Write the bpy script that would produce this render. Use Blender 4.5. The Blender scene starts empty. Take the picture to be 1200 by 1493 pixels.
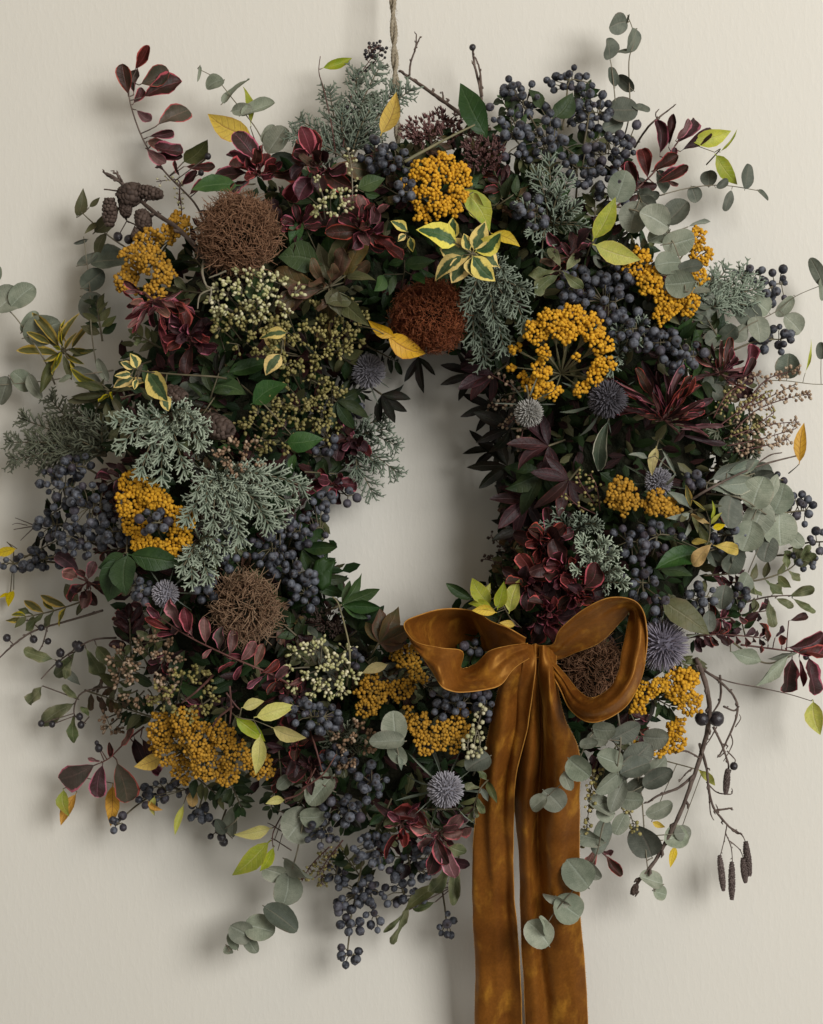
import bpy, math, random
import numpy as np
from mathutils import Vector, Matrix, noise
rng = random.Random(11)
sc = bpy.context.scene
C = sc.collection
PI = math.pi

# ------------------------------------------------------------------ camera, light, exposure
S = 0.0006            # metres per photo pixel at the wreath's mid plane
DC, H0 = 1.5, 0.06    # camera to wall, height of the mid plane above the wall
cam = bpy.data.cameras.new('camera'); co = bpy.data.objects.new('camera', cam); C.objects.link(co)
cam.sensor_fit = 'VERTICAL'; cam.sensor_height = 24.0
cam.lens = 24.0 * (DC - H0) / (1493 * S)
cam.clip_start = 0.05; cam.clip_end = 50
co.location = (0, -DC, 0); co.rotation_euler = (PI / 2, 0, 0)
sc.camera = co

w = bpy.data.worlds.new('World'); sc.world = w; w.use_nodes = True
bgn = w.node_tree.nodes['Background']
bgn.inputs['Color'].default_value = (1.0, 0.96, 0.89, 1); bgn.inputs['Strength'].default_value = 0.26

def area(name, loc, aim, size, sy, power, col):
    l = bpy.data.lights.new(name, 'AREA'); l.shape = 'RECTANGLE'; l.size = size; l.size_y = sy
    l.energy = power; l.color = col
    o = bpy.data.objects.new(name, l); C.objects.link(o); o.location = loc
    o.rotation_euler = (Vector(aim) - Vector(loc)).to_track_quat('-Z', 'Y').to_euler()
    return o
area('window_light', (2.45, -3.45, 1.15), (0.0, 0, -0.16), 2.1, 2.2, 186, (0.985, 0.99, 1.0))
area('lamp_light', (-0.15, -1.5, 2.1), (0, 0, 0.1), 0.8, 0.8, 3.5, (1.0, 0.66, 0.24))
sc.view_settings.view_transform = 'Standard'; sc.view_settings.look = 'None'
sc.view_settings.exposure = 0.0; sc.view_settings.gamma = 1.0
sc.cycles.max_bounces = 6; sc.cycles.diffuse_bounces = 3; sc.cycles.glossy_bounces = 2
sc.cycles.transmission_bounces = 3

# ------------------------------------------------------------------ photo pixel + height above the wall -> place
def P(px, py, h):
    k = S * (DC - h) / (DC - H0)
    return Vector(((px - 600) * k, -h, (746.5 - py) * k))
CX, CY = 608, 705
def rim(th):                         # inner and outer radius of the ring in the direction th
    c_, s_ = math.cos(th), math.sin(th)
    return 1 / math.hypot(c_ / 128, s_ / 190), 1 / math.hypot(c_ / 545, s_ / 585)
def H(px, py):                       # height of the wreath's leafy surface above the wall
    ri, ro = rim(math.atan2(CY - py, px - CX)); r = math.hypot(px - CX, py - CY)
    t = 2 * (r - ri) / (ro - ri) - 1
    return max(0.035 if t > 0 else 0.03, 0.02 + 0.10 * math.sqrt(max(0.0, 1 - t * t)))
def PH(px, py, dh=0.0):
    return P(px, py, max(0.006, H(px, py) + dh))

# ------------------------------------------------------------------ materials
def new_mat(name):
    m = bpy.data.materials.new(name); m.use_nodes = True
    nt = m.node_tree; nt.nodes.clear()
    out = nt.nodes.new('ShaderNodeOutputMaterial')
    return m, nt, out
class N:
    def __init__(s, nt): s.nt = nt
    def n(s, t, **kw):
        nd = s.nt.nodes.new(t)
        for k, v in kw.items():
            setattr(nd, k, v)
        return nd
    def put(s, sock, v):
        if isinstance(v, bpy.types.NodeSocket): s.nt.links.new(v, sock)
        elif isinstance(v, (tuple, list)): sock.default_value = tuple(v) + ((1,) if len(v) == 3 and sock.type == 'RGBA' else ())
        else: sock.default_value = v
    def math(s, op, a, b=0.0, c=None, clamp=False):
        nd = s.n('ShaderNodeMath', operation=op); nd.use_clamp = clamp
        s.put(nd.inputs[0], a); s.put(nd.inputs[1], b)
        if c is not None: s.put(nd.inputs[2], c)
        return nd.outputs[0]
    def ss(s, x, a, b):
        nd = s.n('ShaderNodeMapRange', interpolation_type='SMOOTHSTEP')
        s.put(nd.inputs[0], x); nd.inputs[1].default_value = a; nd.inputs[2].default_value = b
        return nd.outputs[0]
    def mix(s, f, a, b, mode='MIX'):
        nd = s.n('ShaderNodeMix', data_type='RGBA', blend_type=mode)
        s.put(nd.inputs[0], f); s.put(nd.inputs[6], a); s.put(nd.inputs[7], b)
        return nd.outputs[2]
    def noise(s, vec, scale, detail=2.0, rough=0.5):
        nd = s.n('ShaderNodeTexNoise'); s.put(nd.inputs['Vector'], vec)
        nd.inputs['Scale'].default_value = scale; nd.inputs['Detail'].default_value = detail
        nd.inputs['Roughness'].default_value = rough
        return nd.outputs['Fac']
    def rand(s): return s.n('ShaderNodeObjectInfo').outputs['Random']
    def obj(s, off=None):
        tc = s.n('ShaderNodeTexCoord').outputs['Object']
        if off is None: return tc
        v = s.n('ShaderNodeVectorMath', operation='ADD'); s.put(v.inputs[0], tc)
        m = s.n('ShaderNodeCombineXYZ'); sc_ = s.math('MULTIPLY', off, 37.0)
        s.put(m.inputs[0], sc_); s.put(m.inputs[1], sc_); s.put(m.inputs[2], s.math('MULTIPLY', off, 11.0))
        s.put(v.inputs[1], m.outputs[0]); return v.outputs[0]
    def hsv(s, col, h, sat, val):
        nd = s.n('ShaderNodeHueSaturation'); s.put(nd.inputs['Hue'], h); s.put(nd.inputs['Saturation'], sat)
        s.put(nd.inputs['Value'], val); s.put(nd.inputs['Color'], col); return nd.outputs[0]
    def bump(s, h, strength, dist):
        nd = s.n('ShaderNodeBump'); nd.inputs['Strength'].default_value = strength
        nd.inputs['Distance'].default_value = dist; s.put(nd.inputs['Height'], h); return nd.outputs[0]
    def bsdf(s, col, rough=0.55, spec=0.4, normal=None, **kw):
        b = s.n('ShaderNodeBsdfPrincipled'); s.put(b.inputs['Base Color'], col); s.put(b.inputs['Roughness'], rough)
        b.inputs['Specular IOR Level'].default_value = spec
        if normal is not None: s.put(b.inputs['Normal'], normal)
        for k, v in kw.items(): s.put(b.inputs[k.replace('_', ' ')], v)
        return b.outputs[0]

def leafmat(name, base, base2, edge=None, e0=0.6, e1=0.85, rib=None, ribw=0.10, rough=0.5, spec=0.25, trans=0.12,
            spots=0.0, spotcol=(0.10, 0.05, 0.02), vein=0.35, vary=0.5, hue=0.02, tip=None, wob=0.35):
    m, nt, out = new_mat(name); g = N(nt)
    uv = g.n('ShaderNodeUVMap'); sp = g.n('ShaderNodeSeparateXYZ'); g.put(sp.inputs[0], uv.outputs[0])
    u, v = sp.outputs[0], sp.outputs[1]
    a = g.math('ABSOLUTE', g.math('MULTIPLY_ADD', u, 2.0, -1.0))
    r = g.rand(); oc = g.obj(r)
    n1 = g.noise(oc, 2.6, 4.0, 0.6)
    col = g.mix(g.ss(n1, 0.35, 0.66), base, base2)
    if tip: col = g.mix(g.ss(g.math('ADD', v, g.math('MULTIPLY_ADD', n1, 0.8, -0.4)), 0.45, 0.95), col, tip)
    if edge:
        x = g.math('ADD', g.math('MAXIMUM', a, g.math('MULTIPLY_ADD', v, 7.0, -6.0)), g.math('MULTIPLY_ADD', n1, wob * 2, -wob))
        col = g.mix(g.ss(x, e0, e1), col, edge)
    # side veins, slanting forward from the midrib
    vv = g.math('SINE', g.math('MULTIPLY', g.math('SUBTRACT', v, g.math('MULTIPLY', a, 0.16)), 44.0))
    vf = g.ss(vv, 0.80, 1.0)
    if rib:
        col = g.mix(g.math('MULTIPLY', g.math('SUBTRACT', 1.0, g.ss(a, ribw * 0.3, ribw)), 0.8), col, rib)
        col = g.mix(g.math('MULTIPLY', vf, 0.25 * vein), col, rib)
    if spots > 0:
        n2 = g.noise(oc, 11.0, 3.0, 0.6)
        col = g.mix(g.ss(n2, 0.72 - spots * 0.2, 0.78 - spots * 0.15), col, spotcol)
    n3 = g.noise(oc, 30.0, 2.0)
    val = g.math('MULTIPLY', g.math('MULTIPLY_ADD', r, vary, 1.0 - vary / 2), g.math('MULTIPLY_ADD', n3, 0.4, 0.8))
    r2 = g.math('FRACT', g.math('MULTIPLY', r, 17.3))
    col = g.hsv(col, g.math('MULTIPLY_ADD', r2, hue * 2, 0.5 - hue), g.math('MULTIPLY_ADD', r2, 0.2, 0.9), val)
    hgt = g.math('ADD', g.math('MULTIPLY', vf, -0.5), g.math('ADD', g.math('MULTIPLY', g.ss(a, 0.0, 0.16), 0.8), g.math('MULTIPLY', n3, 0.5)))
    nm = g.bump(hgt, 0.35, 0.0012)
    b = g.bsdf(col, rough, spec, nm)
    if trans > 0:
        t = g.n('ShaderNodeBsdfTranslucent'); g.put(t.inputs[0], col); mx = g.n('ShaderNodeMixShader')
        mx.inputs[0].default_value = trans; nt.links.new(b, mx.inputs[1]); nt.links.new(t.outputs[0], mx.inputs[2]); b = mx.outputs[0]
    nt.links.new(b, out.inputs[0]); return m

def plainmat(name, c1, c2, rough=0.6, spec=0.3, scale=40.0, attr=None, c3=None, bump=0.3, dist=0.001, vary=0.3, **kw):
    """c1..c2 by noise; attr = per-vertex value mixing towards c3"""
    m, nt, out = new_mat(name); g = N(nt); r = g.rand(); oc = g.obj(r)
    n1 = g.noise(oc, scale, 3.0, 0.6)
    col = g.mix(g.ss(n1, 0.3, 0.7), c1, c2)
    if attr:
        at = g.n('ShaderNodeAttribute'); at.attribute_name = 'v'
        col = g.mix(at.outputs['Fac'], col, c3)
    col = g.hsv(col, 0.5, 1.0, g.math('MULTIPLY_ADD', r, vary, 1 - vary / 2))
    nm = g.bump(g.noise(oc, scale * 2.5, 3.0), bump, dist)
    nt.links.new(g.bsdf(col, rough, spec, nm, **kw), out.inputs[0]); return m

M = {}
M['euca'] = leafmat('eucalyptus_leaf', (0.178, 0.194, 0.136), (0.245, 0.256, 0.186), (0.29, 0.27, 0.20), 0.93, 1.1, (0.30, 0.32, 0.25), 0.07, 0.62, 0.25, 0.06, spots=0.05, vary=0.55, spotcol=(0.13, 0.11, 0.08))
M['eucad'] = leafmat('dark_eucalyptus_leaf', (0.085, 0.095, 0.070), (0.125, 0.135, 0.10), (0.15, 0.12, 0.09), 0.9, 1.1, (0.16, 0.15, 0.11), 0.07, 0.6, 0.25, 0.05, spots=0.10, vary=0.5, spotcol=(0.08, 0.05, 0.04))
M['burg'] = leafmat('burgundy_leaf', (0.030, 0.016, 0.010), (0.052, 0.015, 0.013), (0.42, 0.075, 0.09), 0.80, 0.93, (0.13, 0.04, 0.04), 0.07, 0.5, 0.24, 0.06, vary=0.6, wob=0.22)
M['burgred'] = leafmat('crimson_leaf', (0.056, 0.011, 0.011), (0.092, 0.017, 0.020), (0.46, 0.10, 0.12), 0.78, 0.92, (0.20, 0.05, 0.06), 0.08, 0.5, 0.24, 0.10, vary=0.6, wob=0.22)
M['burgpale'] = leafmat('dusky_pink_leaf', (0.10, 0.042, 0.036), (0.165, 0.090, 0.074), (0.46, 0.13, 0.14), 0.76, 0.92, (0.24, 0.11, 0.10), 0.09, 0.5, 0.24, 0.1, vary=0.6)
M['burgdark'] = leafmat('dark_maroon_leaf', (0.022, 0.009, 0.009), (0.040, 0.013, 0.013), (0.085, 0.022, 0.022), 0.8, 1.0, (0.08, 0.03, 0.03), 0.08, 0.5, 0.24, 0.06, vary=0.6)
M['burggrey'] = leafmat('grey_green_leaf_pink_edge', (0.055, 0.050, 0.034), (0.085, 0.060, 0.045), (0.46, 0.10, 0.12), 0.84, 0.96, (0.12, 0.08, 0.06), 0.08, 0.5, 0.24, 0.06, vary=0.4, wob=0.2)
M['yellow'] = leafmat('yellow_leaf', (0.74, 0.52, 0.035), (0.66, 0.48, 0.05), (0.55, 0.27, 0.025), 0.9, 1.2, (0.38, 0.20, 0.04), 0.06, 0.5, 0.3, 0.25, spots=0.06, vary=0.3, vein=1.4, hue=0.012)
M['orange'] = leafmat('amber_leaf', (0.66, 0.36, 0.030), (0.58, 0.31, 0.03), (0.36, 0.13, 0.02), 0.85, 1.2, (0.26, 0.10, 0.02), 0.07, 0.5, 0.3, 0.22, spots=0.1, vary=0.3, vein=1.6, hue=0.012)
M['ygreen'] = leafmat('yellow_green_leaf', (0.44, 0.43, 0.06), (0.30, 0.33, 0.045), (0.52, 0.43, 0.08), 0.8, 1.1, (0.46, 0.42, 0.14), 0.07, 0.5, 0.3, 0.25, spots=0.06, vary=0.35, vein=1.2, hue=0.015)
M['lime'] = leafmat('lime_leaf', (0.26, 0.30, 0.035), (0.34, 0.33, 0.04), (0.40, 0.36, 0.05), 0.8, 1.1, (0.42, 0.40, 0.12), 0.07, 0.5, 0.3, 0.22, vary=0.3, vein=1.0)
M['paleyel'] = leafmat('pale_yellow_leaf', (0.56, 0.48, 0.17), (0.46, 0.42, 0.13), (0.62, 0.5, 0.2), 0.8, 1.1, (0.42, 0.38, 0.16), 0.06, 0.5, 0.3, 0.22, vary=0.25, vein=1.0)
M['varieg'] = leafmat('variegated_leaf', (0.040, 0.080, 0.028), (0.095, 0.14, 0.055), (0.74, 0.58, 0.15), 0.42, 0.56, (0.11, 0.14, 0.05), 0.06, 0.5, 0.24, 0.12, vary=0.25, wob=0.55, vein=0.3)
M['vargold'] = leafmat('gold_edged_leaf', (0.085, 0.090, 0.022), (0.13, 0.12, 0.03), (0.50, 0.36, 0.05), 0.52, 0.80, (0.16, 0.14, 0.05), 0.06, 0.5, 0.24, 0.12, vary=0.4, wob=0.4)
M['green'] = leafmat('green_leaf', (0.026, 0.056, 0.014), (0.042, 0.076, 0.020), (0.05, 0.085, 0.03), 0.9, 1.2, (0.075, 0.11, 0.045), 0.06, 0.5, 0.24, 0.06, vary=0.6, hue=0.02)
M['deep'] = leafmat('deep_green_leaf', (0.014, 0.026, 0.008), (0.026, 0.038, 0.012), None, rib=(0.035, 0.055, 0.025), ribw=0.06, rough=0.5, spec=0.18, trans=0.04, vary=0.7, hue=0.03)
M['darkn'] = leafmat('blackish_leaf', (0.010, 0.012, 0.006), (0.018, 0.012, 0.008), None, rib=(0.04, 0.04, 0.025), ribw=0.07, rough=0.5, spec=0.18, trans=0.04, vary=0.7, hue=0.03)
M['pitto'] = leafmat('mottled_olive_leaf', (0.085, 0.10, 0.042), (0.15, 0.155, 0.070), (0.20, 0.19, 0.10), 0.75, 1.0, (0.20, 0.20, 0.11), 0.07, 0.5, 0.24, 0.1, spots=0.2, spotcol=(0.05, 0.045, 0.025), vary=0.5)
M['bronze'] = leafmat('bronze_leaf', (0.085, 0.045, 0.020), (0.055, 0.050, 0.022), (0.12, 0.06, 0.025), 0.7, 1.1, (0.13, 0.075, 0.04), 0.08, 0.5, 0.24, 0.08, vary=0.6, hue=0.03)
M['olive'] = leafmat('olive_leaf', (0.075, 0.080, 0.030), (0.105, 0.10, 0.040), (0.12, 0.10, 0.05), 0.85, 1.1, (0.15, 0.14, 0.07), 0.06, 0.5, 0.24, 0.1, vary=0.5, hue=0.02)
M['sage'] = leafmat('sage_leaf', (0.15, 0.175, 0.135), (0.20, 0.215, 0.16), (0.36, 0.34, 0.25), 0.88, 1.05, (0.26, 0.27, 0.20), 0.08, 0.6, 0.3, 0.08, vary=0.4)
M['dusk'] = leafmat('white_edged_leaf', (0.045, 0.062, 0.038), (0.07, 0.08, 0.05), (0.45, 0.42, 0.32), 0.82, 0.95, (0.12, 0.13, 0.09), 0.07, 0.5, 0.24, 0.08, vary=0.4, wob=0.15)
M['tan'] = leafmat('tan_leaf', (0.50, 0.33, 0.10), (0.42, 0.30, 0.09), (0.56, 0.38, 0.14), 0.8, 1.1, (0.36, 0.24, 0.10), 0.06, 0.55, 0.3, 0.2, vary=0.3, vein=1.2)
M['ivy'] = leafmat('ivy_blade', (0.018, 0.040, 0.010), (0.028, 0.055, 0.014), None, rib=(0.07, 0.09, 0.04), ribw=0.03, rough=0.5, spec=0.25, trans=0.03, vary=0.1, hue=0.0, vein=0.0)
M['moss'] = plainmat('dark_moss', (0.010, 0.014, 0.007), (0.022, 0.020, 0.012), 0.9, 0.1, 60.0, bump=1.0, dist=0.006)
M['stem'] = plainmat('green_brown_stem', (0.095, 0.075, 0.045), (0.13, 0.11, 0.06), 0.6, 0.3, 90.0)
M['stemg'] = plainmat('sage_stem', (0.16, 0.13, 0.09), (0.20, 0.18, 0.12), 0.6, 0.3, 90.0)
M['stemr'] = plainmat('red_brown_stem', (0.085, 0.030, 0.025), (0.13, 0.06, 0.045), 0.55, 0.3, 90.0)
M['twig'] = plainmat('dark_twig_bark', (0.080, 0.054, 0.042), (0.145, 0.105, 0.082), 0.7, 0.25, 120.0, bump=0.6)
M['berry'] = None
def berrymat():
    m, nt, out = new_mat('dusty_blue_berry'); g = N(nt); r = g.rand(); oc = g.obj(r)
    n1 = g.noise(oc, 1.4, 4.0, 0.65)
    bloom = g.ss(g.math('ADD', n1, g.math('MULTIPLY_ADD', r, 0.24, -0.12)), 0.34, 0.68)
    col = g.mix(bloom, (0.018, 0.019, 0.025), (0.120, 0.127, 0.146))
    r2 = g.math('FRACT', g.math('MULTIPLY', r, 13.7))
    col = g.mix(g.math('MULTIPLY', g.ss(r2, 0.7, 1.0), 0.5), col, (0.070, 0.048, 0.060))
    at = g.n('ShaderNodeAttribute'); at.attribute_name = 'v'
    col = g.mix(at.outputs['Fac'], col, (0.025, 0.017, 0.015))
    nm = g.bump(g.noise(oc, 9.0, 3.0), 0.2, 0.0004)
    nt.links.new(g.bsdf(col, 0.55, 0.35, nm), out.inputs[0]); return m
M['berry'] = berrymat()
M['darkberry'] = plainmat('black_berry', (0.012, 0.010, 0.012), (0.030, 0.024, 0.026), 0.35, 0.5, 3.0)
M['juni'] = plainmat('juniper_needles', (0.060, 0.080, 0.055), (0.100, 0.125, 0.088), 0.65, 0.25, 60.0, True, (0.25, 0.29, 0.215))
M['junip'] = plainmat('frosted_juniper_needles', (0.085, 0.115, 0.078), (0.14, 0.175, 0.12), 0.65, 0.25, 60.0, True, (0.42, 0.47, 0.35))
M['junio'] = plainmat('olive_juniper_needles', (0.060, 0.066, 0.042), (0.09, 0.095, 0.06), 0.65, 0.25, 60.0, True, (0.16, 0.17, 0.115))
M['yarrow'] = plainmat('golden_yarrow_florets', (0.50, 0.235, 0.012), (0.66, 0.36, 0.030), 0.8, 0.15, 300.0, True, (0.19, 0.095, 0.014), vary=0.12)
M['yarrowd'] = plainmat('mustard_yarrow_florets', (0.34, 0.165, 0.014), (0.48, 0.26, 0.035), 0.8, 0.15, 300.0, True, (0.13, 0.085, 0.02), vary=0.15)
M['ystem'] = plainmat('yarrow_stalk', (0.16, 0.15, 0.085), (0.22, 0.19, 0.10), 0.7, 0.2, 90.0)
M['sedum'] = plainmat('mauve_brown_florets', (0.080, 0.036, 0.034), (0.135, 0.066, 0.058), 0.75, 0.2, 300.0, True, (0.22, 0.115, 0.10))
M['bud'] = plainmat('cream_green_buds', (0.30, 0.30, 0.115), (0.40, 0.37, 0.18), 0.6, 0.3, 300.0, True, (0.62, 0.56, 0.37))
M['budo'] = plainmat('olive_buds', (0.165, 0.15, 0.045), (0.23, 0.19, 0.055), 0.6, 0.3, 300.0, True, (0.34, 0.28, 0.11))
M['budb'] = plainmat('brown_pink_buds', (0.16, 0.092, 0.052), (0.22, 0.135, 0.075), 0.6, 0.3, 300.0, True, (0.42, 0.32, 0.22))
M['fibre'] = plainmat('brown_flower_fibres', (0.105, 0.046, 0.024), (0.175, 0.082, 0.042), 0.6, 0.3, 200.0, True, (0.30, 0.165, 0.09))
M['rust'] = plainmat('rust_flower_fibres', (0.125, 0.028, 0.012), (0.20, 0.050, 0.018), 0.55, 0.35, 200.0, True, (0.36, 0.12, 0.045))
M['straw'] = plainmat('straw_flower_fibres', (0.14, 0.072, 0.04), (0.22, 0.12, 0.065), 0.6, 0.3, 200.0, True, (0.38, 0.25, 0.15))
M['thistle'] = plainmat('grey_blue_thistle', (0.13, 0.125, 0.14), (0.18, 0.17, 0.19), 0.7, 0.2, 200.0, True, (0.42, 0.395, 0.42))
M['thistled'] = plainmat('charcoal_thistle', (0.060, 0.055, 0.062), (0.085, 0.078, 0.088), 0.7, 0.2, 200.0, True, (0.165, 0.15, 0.165))
M['thistlem'] = plainmat('mauve_thistle', (0.10, 0.09, 0.115), (0.14, 0.125, 0.155), 0.7, 0.2, 200.0, True, (0.48, 0.43, 0.50))
M['thistlep'] = plainmat('pale_thistle', (0.15, 0.145, 0.13), (0.20, 0.19, 0.17), 0.7, 0.2, 200.0, True, (0.42, 0.40, 0.36))
M['cone'] = plainmat('alder_cone', (0.034, 0.021, 0.015), (0.060, 0.038, 0.028), 0.7, 0.25, 200.0, True, (0.10, 0.068, 0.052))
M['catkin'] = plainmat('grey_brown_catkin', (0.12, 0.090, 0.078), (0.165, 0.125, 0.108), 0.75, 0.2, 200.0, True, (0.085, 0.06, 0.052))
M['twine'] = plainmat('jute_twine', (0.225, 0.185, 0.125), (0.33, 0.28, 0.20), 0.85, 0.15, 250.0, bump=0.8)
def velvet():
    m, nt, out = new_mat('amber_velvet'); g = N(nt); oc = g.obj()
    mp = g.n('ShaderNodeMapping'); g.put(mp.inputs[0], oc); mp.inputs['Scale'].default_value = (1.0, 1.0, 0.45)
    n1 = g.noise(oc, 22.0, 3.0, 0.6); n2 = g.noise(oc, 520.0, 2.0); n3 = g.noise(mp.outputs[0], 60.0, 3.0, 0.6)
    col = g.mix(g.ss(n1, 0.3, 0.72), (0.100, 0.031, 0.005), (0.175, 0.061, 0.009))
    col = g.mix(g.math('MULTIPLY', g.ss(n3, 0.50, 0.78), 0.6), col, (0.42, 0.190, 0.022))  # golden highlights of the crushed pile, painted into the colour
    col = g.hsv(col, 0.5, 1.0, g.math('MULTIPLY_ADD', n2, 0.7, 0.65))
    nm = g.bump(g.math('ADD', g.math('MULTIPLY', n1, 1.0), g.math('MULTIPLY', n3, 0.25)), 0.5, 0.004)
    b = g.bsdf(col, 0.42, 0.6, nm, Sheen_Weight=1.0, Sheen_Roughness=0.22, Sheen_Tint=(1.0, 0.52, 0.12), Specular_Tint=(1.0, 0.52, 0.12))
    nt.links.new(b, out.inputs[0]); return m
M['velvet'] = velvet()
M['fray'] = plainmat('frayed_silk_thread', (0.45, 0.28, 0.14), (0.6, 0.42, 0.25), 0.7, 0.2, 200.0)
M['selvedge_highlight'] = plainmat('gold_selvedge_highlight', (0.30, 0.125, 0.018), (0.44, 0.21, 0.035), 0.6, 0.3, 120.0)  # selvedge gold kept light to paint in the highlight on velvet edges
def wallmat():
    m, nt, out = new_mat('off_white_wall_paint'); g = N(nt)
    tc = g.n('ShaderNodeTexCoord').outputs['Object']
    mp = g.n('ShaderNodeMapping'); g.put(mp.inputs[0], tc); mp.inputs['Scale'].default_value = (1.0, 1.0, 0.42)
    n1 = g.noise(mp.outputs[0], 210.0, 3.0, 0.55); n2 = g.noise(tc, 5.0, 3.0); n3 = g.noise(mp.outputs[0], 620.0, 2.0)
    col = g.mix(n2, (0.640, 0.604, 0.522), (0.680, 0.642, 0.560))
    hgt = g.math('ADD', g.ss(n1, 0.42, 0.75), g.math('MULTIPLY', n3, 0.3))
    nm = g.bump(hgt, 0.11, 0.0008)
    nt.links.new(g.bsdf(col, 0.6, 0.3, nm), out.inputs[0]); return m
M['wall'] = wallmat()

# ------------------------------------------------------------------ mesh building
ICO = {}
def ico(sub):
    if sub in ICO: return ICO[sub]
    import bmesh
    bm = bmesh.new(); bmesh.ops.create_icosphere(bm, subdivisions=sub, radius=1.0)
    bm.verts.ensure_lookup_table()
    r = (np.array([v.co[:] for v in bm.verts]), np.array([[v.index for v in f.verts] for f in bm.faces])); bm.free()
    ICO[sub] = r; return r
class G:
    def __init__(s): s.v = []; s.q = []; s.t = []; s.a = []; s.n = 0
    def add(s, v, q=None, t=None, a=0.0):
        v = np.asarray(v, float)
        if q is not None and len(q): s.q.append(np.asarray(q) + s.n)
        if t is not None and len(t): s.t.append(np.asarray(t) + s.n)
        s.v.append(v); s.a.append(np.full(len(v), a) if np.isscalar(a) else np.asarray(a, float)); s.n += len(v)
    def blob(s, c, r, a=0.0, sub=1, rot=None, scale=(1, 1, 1)):
        v, f = ico(sub); v = v * np.array(scale) * r
        if rot is not None: v = v @ np.array(rot).T
        s.add(v + np.array(c), None, f, a)
    def tube(s, pts, rad, sides=5, a=0.0, cap=True):
        pts = [Vector(p) for p in pts]; n = len(pts)
        if not hasattr(rad, '__len__'): rad = [rad] * n
        av = a if hasattr(a, '__len__') else [a] * n
        V = []; A = []
        up = Vector((0.3, -1, 0.2)).normalized()
        for i, p in enumerate(pts):
            t = (pts[min(i + 1, n - 1)] - pts[max(i - 1, 0)])
            if t.length < 1e-9: t = Vector((0, 0, 1))
            t.normalize()
            x = t.cross(up)
            if x.length < 1e-3: x = t.cross(Vector((1, 0, 0)))
            x.normalize(); y = t.cross(x)
            for k in range(sides):
                th = 2 * PI * k / sides
                V.append(p + (x * math.cos(th) + y * math.sin(th)) * rad[i]); A.append(av[i])
        Q = [[i * sides + k, i * sides + (k + 1) % sides, (i + 1) * sides + (k + 1) % sides, (i + 1) * sides + k] for i in range(n - 1) for k in range(sides)]
        T = []
        if cap:
            V.append(pts[-1] + (pts[-1] - pts[-2]).normalized() * rad[-1] * 0.6); A.append(av[-1]); e = len(V) - 1
            T = [[(n - 1) * sides + k, (n - 1) * sides + (k + 1) % sides, e] for k in range(sides)]
            V.append(pts[0]); A.append(av[0]); e = len(V) - 1
            T += [[(k + 1) % sides, k, e] for k in range(sides)]
        s.add(np.array([tuple(v) for v in V]), Q, T, np.array(A))
    def mesh(s, name, mat, origin=(0, 0, 0), smooth=True):
        me = bpy.data.meshes.new(name)
        v = np.concatenate(s.v) - np.array(origin)
        faces = []
        for q in s.q: faces += q.tolist()
        for t in s.t: faces += t.tolist()
        me.from_pydata(v.tolist(), [], faces)
        at = me.attributes.new('v', 'FLOAT', 'POINT'); at.data.foreach_set('value', np.concatenate(s.a).astype(np.float32))
        if smooth: me.polygons.foreach_set('use_smooth', [True] * len(faces))
        me.materials.append(M[mat] if isinstance(mat, str) else mat); me.update(); return me

def smooth_path(pts, n=6):
    pts = [Vector(p) for p in pts]
    if len(pts) == 2: return [pts[0].lerp(pts[1], i / n) for i in range(n + 1)]
    out = []
    for i in range(len(pts) - 1):
        p0 = pts[max(i - 1, 0)]; p1 = pts[i]; p2 = pts[i + 1]; p3 = pts[min(i + 2, len(pts) - 1)]
        for k in range(n):
            t = k / n
            out.append(0.5 * ((2 * p1) + (p2 - p0) * t + (2 * p0 - 5 * p1 + 4 * p2 - p3) * t * t + (3 * p1 - p0 - 3 * p2 + p3) * t ** 3))
    out.append(pts[-1]); return out

# ------------------------------------------------------------------ leaf shapes
def prof(kind, t):
    if kind == 'round': return max(0.0, 1 - (2 * t - 1) ** 2) ** 0.5
    if kind == 'obov': return max(0.0, 1 - (2 * t ** 1.3 - 1) ** 2) ** 0.55 * (0.62 + 0.38 * t)
    if kind == 'ovate': return max(0.0, math.sin(PI * t ** 0.80)) ** 0.95 * (1 - 0.12 * t)
    if kind == 'point': return max(0.0, 4 * t * (1 - t)) ** 0.9
SH = {  # profile, width, cup, bend, wave, petiole, rows
    'euca': ('round', 0.94, 0.16, 0.10, 0.02, 0.06, 10), 'burg': ('obov', 0.56, 0.60, 0.20, 0.07, 0.10, 9),
    'ell': ('ovate', 0.40, 0.30, 0.22, 0.03, 0.08, 8), 'green': ('ovate', 0.46, 0.22, 0.20, 0.03, 0.08, 8),
    'narrow': ('point', 0.24, 0.25, 0.25, 0.02, 0.04, 7), 'pitto': ('obov', 0.48, 0.20, 0.20, 0.11, 0.08, 9),
    'lance': ('point', 0.34, 0.35, 0.30, 0.04, 0.06, 8), 'vari': ('ovate', 0.56, 0.20, 0.15, 0.05, 0.06, 8),
    'strap': ('obov', 0.30, 0.4, 0.28, 0.06, 0.05, 8)}
LM = {}
NV = 10
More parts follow.
